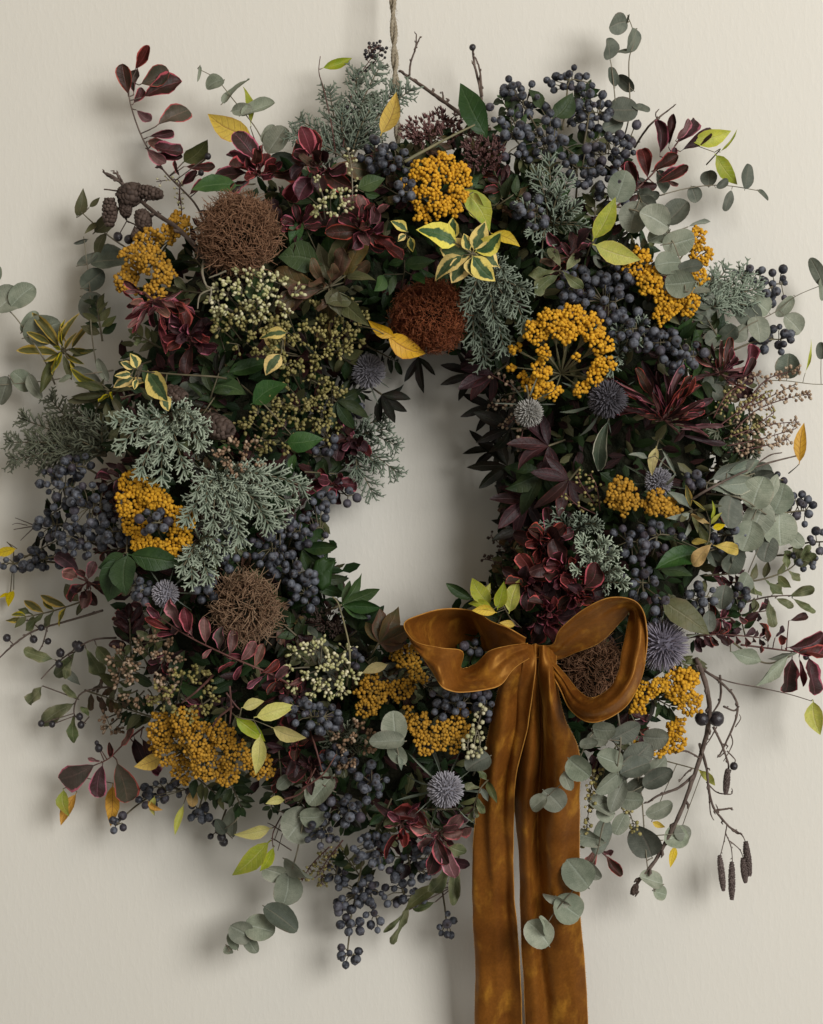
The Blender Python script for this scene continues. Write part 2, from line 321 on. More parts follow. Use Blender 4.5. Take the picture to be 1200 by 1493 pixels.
def leaf_mesh(shape, mat, var, name='leaf'):
    key = (shape, mat, var)
    if key in LM: return LM[key]
    r = random.Random(hash((shape, var)) & 0xffff if False else sum(map(ord, shape)) * 31 + var * 7)
    pk, W, cup, bend, wave, pet, rows = SH[shape]
    cup *= r.uniform(0.3, 2.2); bend *= r.uniform(-0.8, 2.6); wave *= r.uniform(0.6, 1.8); tw = r.uniform(-0.7, 0.7); side = r.uniform(-0.09, 0.09)
    ph = r.uniform(0, 6); W *= r.uniform(0.88, 1.12)
    V = []; UV = []
    ts = [-pet] + [0.5 - 0.5 * math.cos(PI * i / rows) for i in range(rows + 1)]
    for i, t in enumerate(ts):
        tt = max(t, 0); hw = max(W / 2 * prof(pk, min(max(tt, 0.0), 1.0)), 0.012 if i < 3 else 0.001)
        y = (t + pet) / (1 + pet)
        for s in (-1, -0.62, -0.25, 0.25, 0.62, 1):
            x = hw * s; z = cup * hw * s * s * 1.0 + wave * abs(s) * math.sin(9 * tt + ph + 2.0 * s) * min(1, hw * 5)
            a = tw * tt; x, z = x * math.cos(a) - z * math.sin(a), x * math.sin(a) + z * math.cos(a)
            V.append((x + side * math.sin(PI * tt), y, z - bend * tt * tt + bend * 0.35 * tt)); UV.append((0.5 + 0.5 * s, tt))
    F = [[i * 6 + k, i * 6 + k + 1, (i + 1) * 6 + k + 1, (i + 1) * 6 + k] for i in range(len(ts) - 1) for k in range(5)]
    me = bpy.data.meshes.new(name); me.from_pydata(V, [], F)
    ul = me.uv_layers.new(name='UVMap'); idx = np.array([l.vertex_index for l in me.loops])
    ul.data.foreach_set('uv', np.array(UV)[idx].ravel().astype(np.float32))
    me.polygons.foreach_set('use_smooth', [True] * len(F)); me.materials.append(M[mat]); me.update()
    LM[key] = me; return me
K = {'euca': ('euca', 'euca'), 'eucad': ('euca', 'eucad'), 'burg': ('burg', 'burg'), 'burgred': ('burg', 'burgred'), 'burgpale': ('burg', 'burgpale'),
     'burgdark': ('burg', 'burgdark'), 'burggrey': ('burg', 'burggrey'), 'burgstrap': ('strap', 'burgred'), 'burgpstrap': ('strap', 'burgpale'), 'burgdstrap': ('strap', 'burgdark'),
     'yellow': ('ell', 'yellow'), 'orange': ('ell', 'orange'), 'ygreen': ('ell', 'ygreen'), 'lime': ('ell', 'lime'), 'paleyel': ('ell', 'paleyel'), 'tan': ('pitto', 'tan'),
     'varieg': ('vari', 'varieg'), 'vargold': ('lance', 'vargold'), 'green': ('green', 'green'), 'deep': ('green', 'deep'), 'darkn': ('narrow', 'darkn'),
     'deepn': ('lance', 'deep'), 'greenn': ('lance', 'green'), 'pitto': ('pitto', 'pitto'), 'bronze': ('pitto', 'bronze'), 'olive': ('green', 'olive'),
     'sage': ('lance', 'sage'), 'dusk': ('strap', 'dusk'), 'eucal': ('lance', 'euca'), 'bract': ('narrow', 'sage'), 'burgn': ('narrow', 'burgdark'), 'oliven': ('lance', 'olive'), 'bronzeg': ('lance', 'bronze'), 'ivyl': ('green', 'ivy')}

# ------------------------------------------------------------------ things and parts
TH = []
def thing(name, look, cat, p, px, py, label=None, group=None, lm=None):
    o = bpy.data.objects.new(name, None); C.objects.link(o); o.location = p; o.empty_display_size = 0.01
    o['category'] = cat
    if group: o['group'] = group
    TH.append(dict(o=o, look=look, label=label, px=px, py=py, lm=lm, group=group)); return o
def part(name, me, root, Mw=None, kind=None):
    o = bpy.data.objects.new(name, me); C.objects.link(o); o.parent = root
    if Mw is not None: o.matrix_basis = Matrix.Translation(-Vector(root.location)) @ Mw
    if kind: o['kind'] = kind
    return o
def gpart(name, g, mat, root, kind=None):
    return part(name, g.mesh(name, mat, root.location), root, None, kind)
VIEW = Vector((0, -1, 0))
def leaf3(root, kind, b, t, wf=1.0, roll=0.0, name='leaf', nrm=None):
    shape, mat = K[kind]; me = leaf_mesh(shape, mat, rng.randrange(NV))
    y = t - b; L = y.length; y.normalize(); v = nrm or VIEW
    n = v - y * v.dot(y)
    if n.length < 0.05: n = Vector((0, 0, 1)) - y * y.z
    n.normalize(); n = Matrix.Rotation(roll, 3, y) @ n
    x = y.cross(n)
    Mx = Matrix((( x.x * L * wf, y.x * L, n.x * L, b.x), (x.y * L * wf, y.y * L, n.y * L, b.y), (x.z * L * wf, y.z * L, n.z * L, b.z), (0, 0, 0, 1)))
    return part(name, me, root, Mx)
def R(a): return math.radians(a)
def rr(a, b): return rng.uniform(a, b)

def stem_pts(pts, dh, sink=0.03):
    out = []
    for i, p in enumerate(pts):
        d = dh - (sink if i == 0 else 0)
        out.append(PH(p[0], p[1], d) if len(p) == 2 else P(*p))
    return smooth_path(out, 6)
def near(path, p):
    return min(path, key=lambda q: (q.x - p.x) ** 2 + (q.z - p.z) ** 2 + 0.2 * (q.y - p.y) ** 2)

def spray(name, look, cat, kind, stem, leaves, dh=0.012, sr=1.7, smat='stem', label=None, group=None, lm=None, rollr=25, sink=0.03, berries=()):
    """leaves: (base x, base y, tip x, tip y[, width factor[, kind]]), in photo pixels, on the stem"""
    path = stem_pts(stem, dh, sink)
    mx = sum((l[0] + l[2]) / 2 for l in leaves) / max(1, len(leaves)) if leaves else stem[-1][0]
    my = sum((l[1] + l[3]) / 2 for l in leaves) / max(1, len(leaves)) if leaves else stem[-1][1]
    root = thing(name, look, cat, path[0], mx, my, label, group, lm)
    g = G(); n = len(path)
    g.tube(path, [sr * S * (1.0 - 0.5 * i / (n - 1)) for i in range(n)], 5)
    for l in leaves:
        wf = l[4] if len(l) > 4 and l[4] else 1.0; k = l[5] if len(l) > 5 else kind
        a = PH(l[0], l[1], dh); q = near(path, a)
        off = rr(-0.006, 0.008); hb = -q.y + off * 0.5
        b = P(l[0], l[1], max(hb, 0.006)); t = P(l[2], l[3], max(hb + rr(-0.008, 0.012), 0.006))
        if (b - q).length > 2.0 * S: g.tube([q, q.lerp(b, 0.5) + Vector((0, 0.001, 0)), b], [sr * S * 0.55] * 3, 4)
        leaf3(root, k, b, t, wf, R(rr(-rollr, rollr)))
    for (x, y, d) in berries:
        q = near(path, PH(x, y, dh)); b = P(x, y, -q.y + 0.004)
        g.tube([q, q.lerp(b, 0.5), b], [0.8 * S] * 3, 4)
        part('berry', berry_mesh('darkberry'), root, Matrix.Translation(b) @ Matrix.Scale(d * S / 2, 4))
    gpart('stem', g, smat, root)
    return root
def discs(name, look, stem, ds, dh=0.012, kind='euca', label=None, group=None, lm=None, sr=1.5, smat='stemg', sink=0.03, rollr=36, cat='eucalyptus'):
    """ds: round leaves (centre x, centre y, diameter[, width factor[, kind]])"""
    path = stem_pts(stem, dh, sink); L = []
    for d in ds:
        c = PH(d[0], d[1], dh); q = near(path, c); k = S * (DC - (-q.y)) / (DC - H0)
        qx = q.x / k + 600; qy = 746.5 - q.z / k
        vx, vy = d[0] - qx, d[1] - qy; m = math.hypot(vx, vy)
        if m < 3:
            a = rr(0, 2 * PI); vx, vy = math.cos(a), math.sin(a); m = 1
        vx /= m; vy /= m; r_ = d[2] * 1.12 / 2
        L.append((d[0] - vx * r_, d[1] - vy * r_, d[0] + vx * r_, d[1] + vy * r_, d[3] if len(d) > 3 else 1.0, d[4] if len(d) > 4 else kind))
    return spray(name, look, cat, kind, stem, L, dh, sr, smat, label, group, lm, rollr, sink)

def sprig(name, look, cat, kinds, stem, n, size, ang=48, dh=0.0, pair=True, sr=1.6, smat='stem', label=None, group=None, lm=None, t0=0.15, wf=1.0, tipleaf=True, sink=0.03, oop=35, rollr=40):
    path = stem_pts(stem, dh, sink); m = len(path)
    root = thing(name, look, cat, path[0], stem[-1][0] * .6 + stem[0][0] * .4, stem[-1][1] * .6 + stem[0][1] * .4, label, group, lm)
    g = G(); g.tube(path, [sr * S * (1.0 - 0.5 * i / (m - 1)) for i in range(m)], 4)
    if isinstance(kinds, str): kinds = [kinds]
    for i in range(n):
        f = t0 + (1 - t0) * (i + 0.5) / n; x = f * (m - 1); j = min(int(x), m - 2)
        b = path[j].lerp(path[j + 1], x - j); tg = (path[j + 1] - path[j]).normalized()
        for s in ((1, -1) if pair else (1 if i % 2 else -1,)):
            sd = tg.cross(VIEW)
            if sd.length < 0.1: sd = Vector((1, 0, 0))
            sd.normalize(); o = Matrix.Rotation(R(rr(-oop, oop)), 3, tg) @ (sd * s)
            A = R(ang * (1.15 - 0.4 * f) + rr(-12, 12)); d = tg * math.cos(A) + o * math.sin(A)
            Ln = size * S * rr(0.75, 1.15) * (1.05 - 0.3 * f)
            t = b + d * Ln; 
            if t.y > -0.004: t.y = -0.004
            leaf3(root, rng.choice(kinds), b, t, wf, R(rr(-rollr, rollr)))
    if tipleaf:
        b = path[-1]; leaf3(root, rng.choice(kinds), b, b + (path[-1] - path[-3]).normalized() * size * S * 0.7, wf, R(rr(-30, 30)))
    gpart('stem', g, smat, root); return root

def rosette(name, look, cat, kinds, cx, cy, Rad, n, dh=0.0, ang0=0, arc=360, wf=1.0, label=None, group=None, lm=None, layers=3, smat='stemr', p0=12, p1=66, sl=40, sr=2.2, aim=None, jit=0.25):
    """leaves spreading round one point; outer ones lie flat, inner ones stand up towards the room"""
    c = PH(cx, cy, dh); root = thing(name, look, cat, c, cx, cy, label, group, lm)
    if isinstance(kinds, str): kinds = [kinds]
    g = G(); back = c + Vector((rr(-8, 8) * S, sl * S, rr(-8, 8) * S)); 
    if back.y > -0.004: back.y = -0.004
    g.tube([back, c], [sr * S, sr * S * 0.8], 5)
    per = max(1, n // layers)
    for l in range(layers):
        f = l / max(1, layers - 1) if layers > 1 else 0
        for k in range(per):
            a = R(ang0 + (arc * ((k + (l * 0.5) % 1 + rr(-.55, .55)) / per) if arc >= 360 else -arc / 2 + arc * (k + 0.5 + rr(-.5, .5)) / per))
            ph = R(p0 + (p1 - p0) * f + rr(-26, 26)); Ln = Rad * S * (1.0 - 0.42 * f) * rr(.55, 1 + jit * .5)
            d = Vector((math.cos(a) * math.cos(ph), -math.sin(ph), math.sin(a) * math.cos(ph)))
            b = c + Vector((math.cos(a + rr(-1, 1)), 0, math.sin(a + rr(-1, 1)))) * Rad * S * rr(.02, .30) + Vector((0, -0.004 * f + rr(-.003, .006), 0))
            t = b + d * Ln
            if t.y > -.004: t.y = -.004
            leaf3(root, rng.choice(kinds), b, t, wf * rr(.8, 1.15), R(rr(-50, 50)))
            g.tube([c, b], [sr * S * .6, sr * S * .5], 4, cap=False)
    gpart('stem', g, smat, root); return root

BM = {}
def berry_mesh(mat='berry'):
    if mat in BM: return BM[mat]
    g = G(); th = 12; V = []; A = []
    prf = [(0.0, -1.0), (0.45, -0.90), (0.80, -0.62), (0.98, -0.15), (0.97, 0.25), (0.78, 0.66), (0.42, 0.92), (0.17, 1.0), (0.15, 1.10), (0.0, 1.07)]
    for (r, z) in prf:
        for k in range(th): V.append((r * math.cos(2 * PI * k / th), r * math.sin(2 * PI * k / th), z * 1.04)); A.append(1.0 if z > 0.98 else (0.35 if z > 0.9 else 0.0))
    Q = [[i * th + k, i * th + (k + 1) % th, (i + 1) * th + (k + 1) % th, (i + 1) * th + k] for i in range(len(prf) - 1) for k in range(th)]
    g.add(V, Q, None, np.array(A)); BM[mat] = g.mesh('berry', mat); return BM[mat]
def rot_to(d):
    return d.to_track_quat('Z', 'Y').to_matrix().to_4x4()
def bunch(cx, cy, rx, ry, n, base, size=13.2, dh=0.012, ang=0, look='dusty blue berry cluster', label=None, lm=None, mat='berry', depth=0.6, name='berry_cluster', cat='berries', smat='stem', md=0.92, group='dusty blue berry clusters in the wreath'):
    c = PH(cx, cy, dh); root = thing(name, look, cat, PH(base[0], base[1], dh - 0.03), cx, cy, label, group, lm)
    n = max(4, int(n * .82)) if n > 9 else n
    g = G(); pts = []; tries = 0; dz = min(rx, ry) * depth * 1.25
    ca, sa = math.cos(R(ang)), math.sin(R(ang))
    while len(pts) < n and tries < 4000:
        tries += 1
        u = Vector((rr(-1, 1), rr(-1, 1), rr(-1, 1)))
        if u.length > 1: continue
        x, y, z = u.x * rx, u.y * ry, u.z * dz
        p = Vector((x * ca - y * sa, z, x * sa + y * ca)) * S
        if all((p - q).length > size * S * md for q in pts): pts.append(p)
    b0 = Vector(root.location)
    tipv = (c - b0); ax = smooth_path([b0, b0.lerp(c, 0.5) + Vector((0, -0.004, 0.002)), c, c + Vector((ca * rx * 0.4 * S, 0, sa * rx * 0.4 * S))], 4)
    g.tube(ax, [1.7 * S * (1 - 0.5 * i / len(ax)) for i in range(len(ax))], 5)
    for p in pts:
        q = c + p
        if -q.y < 0.008: q.y = -0.008
        a = min(ax[len(ax) // 3:], key=lambda s_: (s_ - q).length)
        mid = a.lerp(q, 0.55) + Vector((0, 0.002, 0.0015)); g.tube([a, mid, q], [0.9 * S, 0.8 * S, 0.7 * S], 4, cap=False)
        d = (q - mid).normalized() + Vector((rr(-.4, .4), rr(-.5, .2), rr(-.4, .4)))
        sz = size * S / 2 * rr(0.66, 1.14)
        part('berry', berry_mesh(mat), root, Matrix.Translation(q) @ rot_to(d) @ Matrix.Scale(sz, 4))
    gpart('stem', g, smat, root); return root
# ------------------------------------------------------------------ flower heads, sprays, cones
def yarrow(cx, cy, clumps, look, label=None, lm=None, dh=0.02, fs=6.6, mat='yarrow', foot=None, gap=0.0):
    """clumps: (x, y, r) domes of florets on branching stalks"""
    f = foot or (cx, cy + 8); root = thing('yarrow_head', look, 'yarrow', PH(f[0], f[1], dh - 0.045), cx, cy, label, 'golden yarrow heads in the wreath', lm)
    g = G(); st = G(); b0 = Vector(root.location)
    for (x, y, r) in clumps:
        d = math.hypot(x - cx, y - cy); cc = PH(x, y, dh - d * S * 0.34 + rr(-.003, .002))
        subs = []; r *= 1.10; k = max(3, int((r / 6.6) ** 2)); tr = 0       # little domes that make up the clump
        while len(subs) < k and tr < 1500:
            tr += 1; a = rr(0, 2 * PI); q = math.sqrt(rng.random()) * (r - 5)
            p = (math.cos(a) * q, math.sin(a) * q)
            if all(math.hypot(p[0] - s_[0], p[1] - s_[1]) > 8.2 for s_ in subs): subs.append(p)
        for (sx, sy) in subs:
            q = math.hypot(sx, sy) / r; lift = (1 - q * q) * r * 0.55 * S + rr(-2.5, 2.5) * S
            c = cc + Vector((sx * S, -lift, sy * S)); nrm = Vector((sx / r * 0.8, -1, sy / r * 0.8)).normalized(); rt = rot_to(nrm)
            nf = rng.randint(5, 7)
            for i in range(nf):
                rad = math.sqrt((i + 0.4) / nf) * rr(5.2, 7.4); a = i * 2.399 + sx
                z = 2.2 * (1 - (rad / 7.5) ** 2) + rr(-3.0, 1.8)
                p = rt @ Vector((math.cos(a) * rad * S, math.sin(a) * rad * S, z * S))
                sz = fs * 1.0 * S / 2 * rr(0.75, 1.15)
                g.blob(c + p, sz, min(1, max(0, rr(-0.3, 0.35) - z * .12 + .15)), 1, scale=(1, 1.0, 1))  # deeper florets coloured darker: shade in the gaps is painted
            j = b0.lerp(cc, 0.55); e = c + nrm * -6 * S
            st.tube(smooth_path([b0, j, e, c], 3), 1.0 * S, 4, cap=False)
    st.tube([b0 + Vector((0, 0.02, 0)), b0], [2.2 * S, 2.0 * S], 5)
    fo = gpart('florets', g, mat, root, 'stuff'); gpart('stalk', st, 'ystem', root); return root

def sedum(cx, cy, rx, ry, look, label=None, lm=None, dh=0.01, mat='sedum'):
    root = thing('sedum_head', look, 'sedum', PH(cx, cy + 5, dh - 0.035), cx, cy, label, 'mauve sedum heads', lm); g = G(); st = G(); b0 = Vector(root.location)
    n = int(rx * ry * 0.13)
    for i in range(n):
        a = rr(0, 2 * PI); q = math.sqrt(rng.random()); x, y = math.cos(a) * q * rx, math.sin(a) * q * ry
        c = PH(cx + x, cy - y, dh - q * q * 0.012 + rr(-.003, .003)); d = Vector((x / rx * .6 + rr(-.4, .4), -0.7, y / ry * .6 + 0.35 + rr(-.4, .4))).normalized()
        for k in range(5):                    # a five-pointed star of pointed carpels
            e = Vector((rr(-1, 1), rr(-1, 1), rr(-1, 1))).normalized() * 0.55 + d
            g.tube([c, c + e * 3.2 * S, c + e * 6.2 * S], [0.8 * S, 1.35 * S, 0.3 * S], 4, [0, 0.2, rr(0.3, 1)], cap=False)
        if i % 5 == 0: st.tube([b0, b0.lerp(c, .6), c], [1.2 * S, .9 * S, .7 * S], 4, cap=False)
    gpart('florets', g, mat, root, 'stuff'); gpart('stalk', st, 'stemr', root); return root

def buds(cx, cy, rx, ry, n, look, base, label=None, lm=None, dh=0.012, mat='bud', bs=5.9, smat='stemg', cat='buds', name='bud_cluster', rays=7, group='sprays of small buds in the wreath'):
    """branched umbels of small buds"""
    b0 = PH(base[0], base[1], dh - 0.025); root = thing(name, look, cat, b0, cx, cy, label, group, lm); g = G(); st = G()
    um = []; tr = 0; k = max(5, n // 6)
    while len(um) < k and tr < 800:
        tr += 1; a = rr(0, 2 * PI); q = math.sqrt(rng.random()); p = (math.cos(a) * q * rx, math.sin(a) * q * ry)
        if all(math.hypot(p[0] - s_[0], p[1] - s_[1]) > 11.5 for s_ in um): um.append(p)
    for (x, y) in um:
        q = math.hypot(x / rx, y / ry); c = PH(cx + x, cy - y, dh - 0.010 * q + rr(-.006, .004))
        r0 = c.lerp(b0, .45); r0 = Vector((r0.x + rr(-6, 6) * S, min(-.004, max(c.y, b0.y) + .008), r0.z + rr(-6, 6) * S)); st.tube(smooth_path([r0, r0.lerp(c, 0.6) + Vector((0, 0.003, 0)), c], 3), [1.4 * S, 1.3 * S, 1.2 * S, 1.1 * S, 1.0 * S, .9 * S, .8 * S][:7], 4, cap=False)
        out = Vector((x / rx, -0.9, y / ry)).normalized()
        for i in range(rng.randint(9, 13)):
            d = (out + Vector((rr(-1, 1), rr(-1, 1), rr(-1, 1))) * 0.85).normalized(); e = c + d * rr(5, 15) * S
            st.tube([c, e], [.7 * S, .55 * S], 3, cap=False)
            g.blob(e, bs * S / 2 * rr(0.7, 1.15), rr(-0.1, 1) if rng.random() < .6 else 0, 1, rot_to(d).to_3x3(), (0.85, 0.85, 1.25))
    st.tube([b0 + Vector((0, .012, 0)), b0], 1.6 * S, 4); gpart('buds', g, mat, root, 'stuff'); gpart('stalk', st, 'stem' if mat != 'bud' else smat, root); return root

def raceme(stems, look, label=None, lm=None, dh=0.0, mat='budb', bs=5.0, gap=7.5, smat='stemr', name='bud_raceme', cat='buds', side=7, group='beaded bud racemes'):
    """thin stalks strung with small round buds"""
    p0 = stems[0]; root = thing(name, look, cat, PH(p0[0][0], p0[0][1], dh - .02), p0[-1][0], p0[-1][1], label, group, lm); g = G(); st = G()
    for s_ in stems:
        path = stem_pts(s_, dh, 0.012); m = len(path); st.tube(path, [1.1 * S * (1 - .5 * i / m) for i in range(m)], 4)
        L = sum((path[i + 1] - path[i]).length for i in range(m - 1)) / S; n = max(4, int(L / gap))
        for i in range(n):
            f = (0.12 + 0.88 * i / n) * (m - 1); j = min(int(f), m - 2); b = path[j].lerp(path[j + 1], f - j); tg = (path[j + 1] - path[j]).normalized()
            for q in range(2):
                o = tg.cross(Vector((rr(-1, 1), rr(-1, 1), rr(-1, 1)))).normalized(); e = b + (o + tg * .5) * side * S * rr(.6, 1.2)
                st.tube([b, e], [.55 * S, .5 * S], 3, cap=False); g.blob(e, bs * S / 2 * rr(.7, 1.1), rr(0, 1), 1)
    gpart('buds', g, mat, root, 'stuff'); gpart('stalk', st, smat, root); return root

def juniper(base, tips, look, label=None, lm=None, dh=0.012, mat='juni', dens=1.0, fine=1.0, name='juniper_spray', cat='juniper'):
    """flat feathery sprays: one main shoot to each tip, side shoots, short scale-leaf twigs"""
    b0 = PH(base[0], base[1], dh - .03); cx = sum(t[0] for t in tips) / len(tips) * .6 + base[0] * .4; cy = sum(t[1] for t in tips) / len(tips) * .6 + base[1] * .4
    root = thing(name, look, cat, b0, cx, cy, label, 'feathery juniper sprays in the wreath', lm); g = G(); st = G()
    def twig(p, d, L, r):
        e1 = p + d * L * .5 + Vector((0, 0, -L * .02)); e2 = p + d * L
        g.tube([p, e1, e2], [r, r * 1.12, r * .62], 4, [0.05, 0.4, 1.0])
        nb = max(1, int(L / S / 6.5 * dens))
        for i in range(nb):                     # scale-leaf knobs / forked tips
            f = (i + .6) / nb; q = p.lerp(e2, f)
            for s_ in (1, -1):
                if rng.random() < .25: continue
                n_ = Vector((rr(-.3, .3), -1, rr(-.3, .3))); o = d.cross(n_)
                if o.length < .05: continue
                o.normalize(); dd = (d * .75 + o * s_ * .65 + Vector((0, rr(-.35, .25), 0))).normalized(); l = rr(4.5, 9.5) * S * (1.1 - .4 * f)
                g.tube([q, q + dd * l], [r * .85, r * .5], 3, [0.3, rr(.6, 1.0)])
    for t in tips:
        e = PH(t[0], t[1], dh + (t[2] if len(t) > 2 else 0.0)); path = smooth_path([b0, b0.lerp(e, .5) + Vector((rr(-6, 6) * S, -0.006, rr(-6, 6) * S + .004)), e], 6); m = len(path)
        st.tube(path, [1.6 * S * (1 - .6 * i / m) for i in range(m)], 4)
        L = (e - b0).length; nb = max(5, int(L / S / 10.5 * dens))
        for i in range(nb):
            f = .16 + .84 * (i + rr(0, .6)) / nb; x = min(f, .999) * (m - 1); j = int(x); b = path[j].lerp(path[j + 1], x - j); tg = (path[j + 1] - path[j]).normalized()
            for s_ in (1, -1):
                n_ = Vector((rr(-.45, .45), -1, rr(-.45, .45))); o = tg.cross(n_).normalized() * s_
                A = R(rr(32, 52)); d = (tg * math.cos(A) + o * math.sin(A) + Vector((0, rr(-.3, .12), 0))).normalized()
                l = min(L * .30, 34 * S) * (1.15 - .75 * f) * rr(.7, 1.15) + 5 * S; q = b + d * l
                if -q.y < .006: d.y = -abs(d.y)
                twig(b, d, l, 1.45 * S * fine)
        twig(path[-2], (path[-1] - path[-3]).normalized(), 16 * S, 1.45 * S * fine)
    gpart('foliage', g, mat, root, 'stuff'); gpart('stem', st, 'stem', root); return root

def pincushion(cx, cy, rx, ry, look, label, lm, dh=0.03, mat='fibre', n=900, aim=(0, -1, 0.1), wild=0.35, fr=0.85):
    c = PH(cx, cy, dh - .025); root = thing('pincushion_flower', look, 'flower', c, cx, cy, label, 'dried pincushion flower heads', lm); g = G(); core = G()
    ax = Vector(aim).normalized(); rt = rot_to(ax).to_3x3()
    core.blob(c, rx * S * .70, 0, 3, rt, (1, ry / rx, 0.82))
    for i in range(n):
        u = 1 - 1.25 * (i + .5) / n; a = i * 2.39996; s_ = math.sqrt(max(0, 1 - u * u))
        d = Vector((math.cos(a) * s_, math.sin(a) * s_ * ry / rx, u * .85)); j = Vector((rr(-1, 1), rr(-1, 1), rr(-1, 1))) * wild; k = rr(.7, 1.1)
        up = Vector((0, 0, 1)); p = d * .62; q = d * .84 + j * .10; tn = (up - d * d.z) * rr(.1, 1.0) + d.cross(Vector((rr(-1, 1), rr(-1, 1), rr(-1, 1)))) * (.3 + wild); tn = tn.normalized() if tn.length > .05 else Vector((1, 0, 0))
        e1 = d * (.88 + .13 * k) + tn * .12 + j * .06; e2 = d * (.90 + .13 * k - .04) + tn * (.20 + .22 * wild) + j * .08
        if i % 5 < 3:       # a good part of the styles stand out, curling at the tip
            e1 = d * (.90 + .16 * k) + tn * .06 + j * .16; e2 = e1 + d * .03 + tn * .14 + j * .22
        lump = 1 + .10 * noise.noise(d * 2.3 + Vector((cx * .1, cy * .1, 0))); q, e1, e2 = q * lump, e1 * lump, e2 * lump
        for_pts = [c + (rt @ v) * rx * S for v in (p, q, e1, e2)]
        b = rr(-.2, .5); g.tube(for_pts, [fr * .8 * S, fr * S, fr * .8 * S, fr * .5 * S], 3, [0, max(0, b), max(0, b + .2), max(0, min(1, b + .5))], cap=False)
    gpart('core', core, 'moss', root); gpart('styles', g, mat, root, 'stuff')
    st = G(); st.tube([c + Vector((0, .035, 0)), c], 3 * S, 5); gpart('stem', st, 'stem', root); return root

def thistle(cx, cy, r, look, label, lm, dh=0.03, mat='thistle', n=420, aim=(0, -1, .1), bracts=9, bl=1.0, spike=1.0, stem=None, bk='bract'):
    c = PH(cx, cy, dh - .015); root = thing('globe_thistle', look, 'thistle', c, cx, cy, label, 'spiny globe thistles in the wreath', lm); g = G(); ax = Vector(aim).normalized(); rt = rot_to(ax).to_3x3()
    g.blob(c, r * S * .72, 0, 2, rt, (1, 1, 1.05))
    for i in range(n):
        u = 1 - 1.8 * (i + .5) / n; a = i * 2.39996; s_ = math.sqrt(max(0, 1 - u * u)); d = rt @ Vector((math.cos(a) * s_, math.sin(a) * s_, u))
        d = (d + Vector((rr(-1, 1), rr(-1, 1), rr(-1, 1))) * .09).normalized(); L = r * S * rr(.90, 1.05)
        g.tube([c + d * L * .66, c + d * L * .86, c + d * L * (.92 + .12 * spike)], [.95 * S * spike ** .5, 1.15 * S, .35 * S], 4, [0, .45, rr(.6, 1)], cap=False)
    gpart('floret_ball', g, mat, root, 'stuff')
    for k in range(bracts):
        a = 2 * PI * k / bracts + rr(-.2, .2); d = rt @ Vector((math.cos(a), math.sin(a), rr(-.5, .05))); b = c + (rt @ Vector((math.cos(a) * .5, math.sin(a) * .5, -.75))) * r * S
        leaf3(root, bk, b, b + d.normalized() * r * S * rr(1.1, 1.7) * bl, .24, R(rr(-40, 40)), 'bract')
    st = G(); e = c - ax * r * S * .8; s2 = P(stem[0], stem[1], max(.01, -e.y - (stem[2] if len(stem) > 2 else .01))) if stem else e + Vector((rr(-.004, .004), .02, -.006))
    st.tube(smooth_path([s2, s2.lerp(e, .5) + Vector((.001, 0, 0)), e], 3), 1.7 * S, 5); gpart('stem', st, 'stemg', root); return root

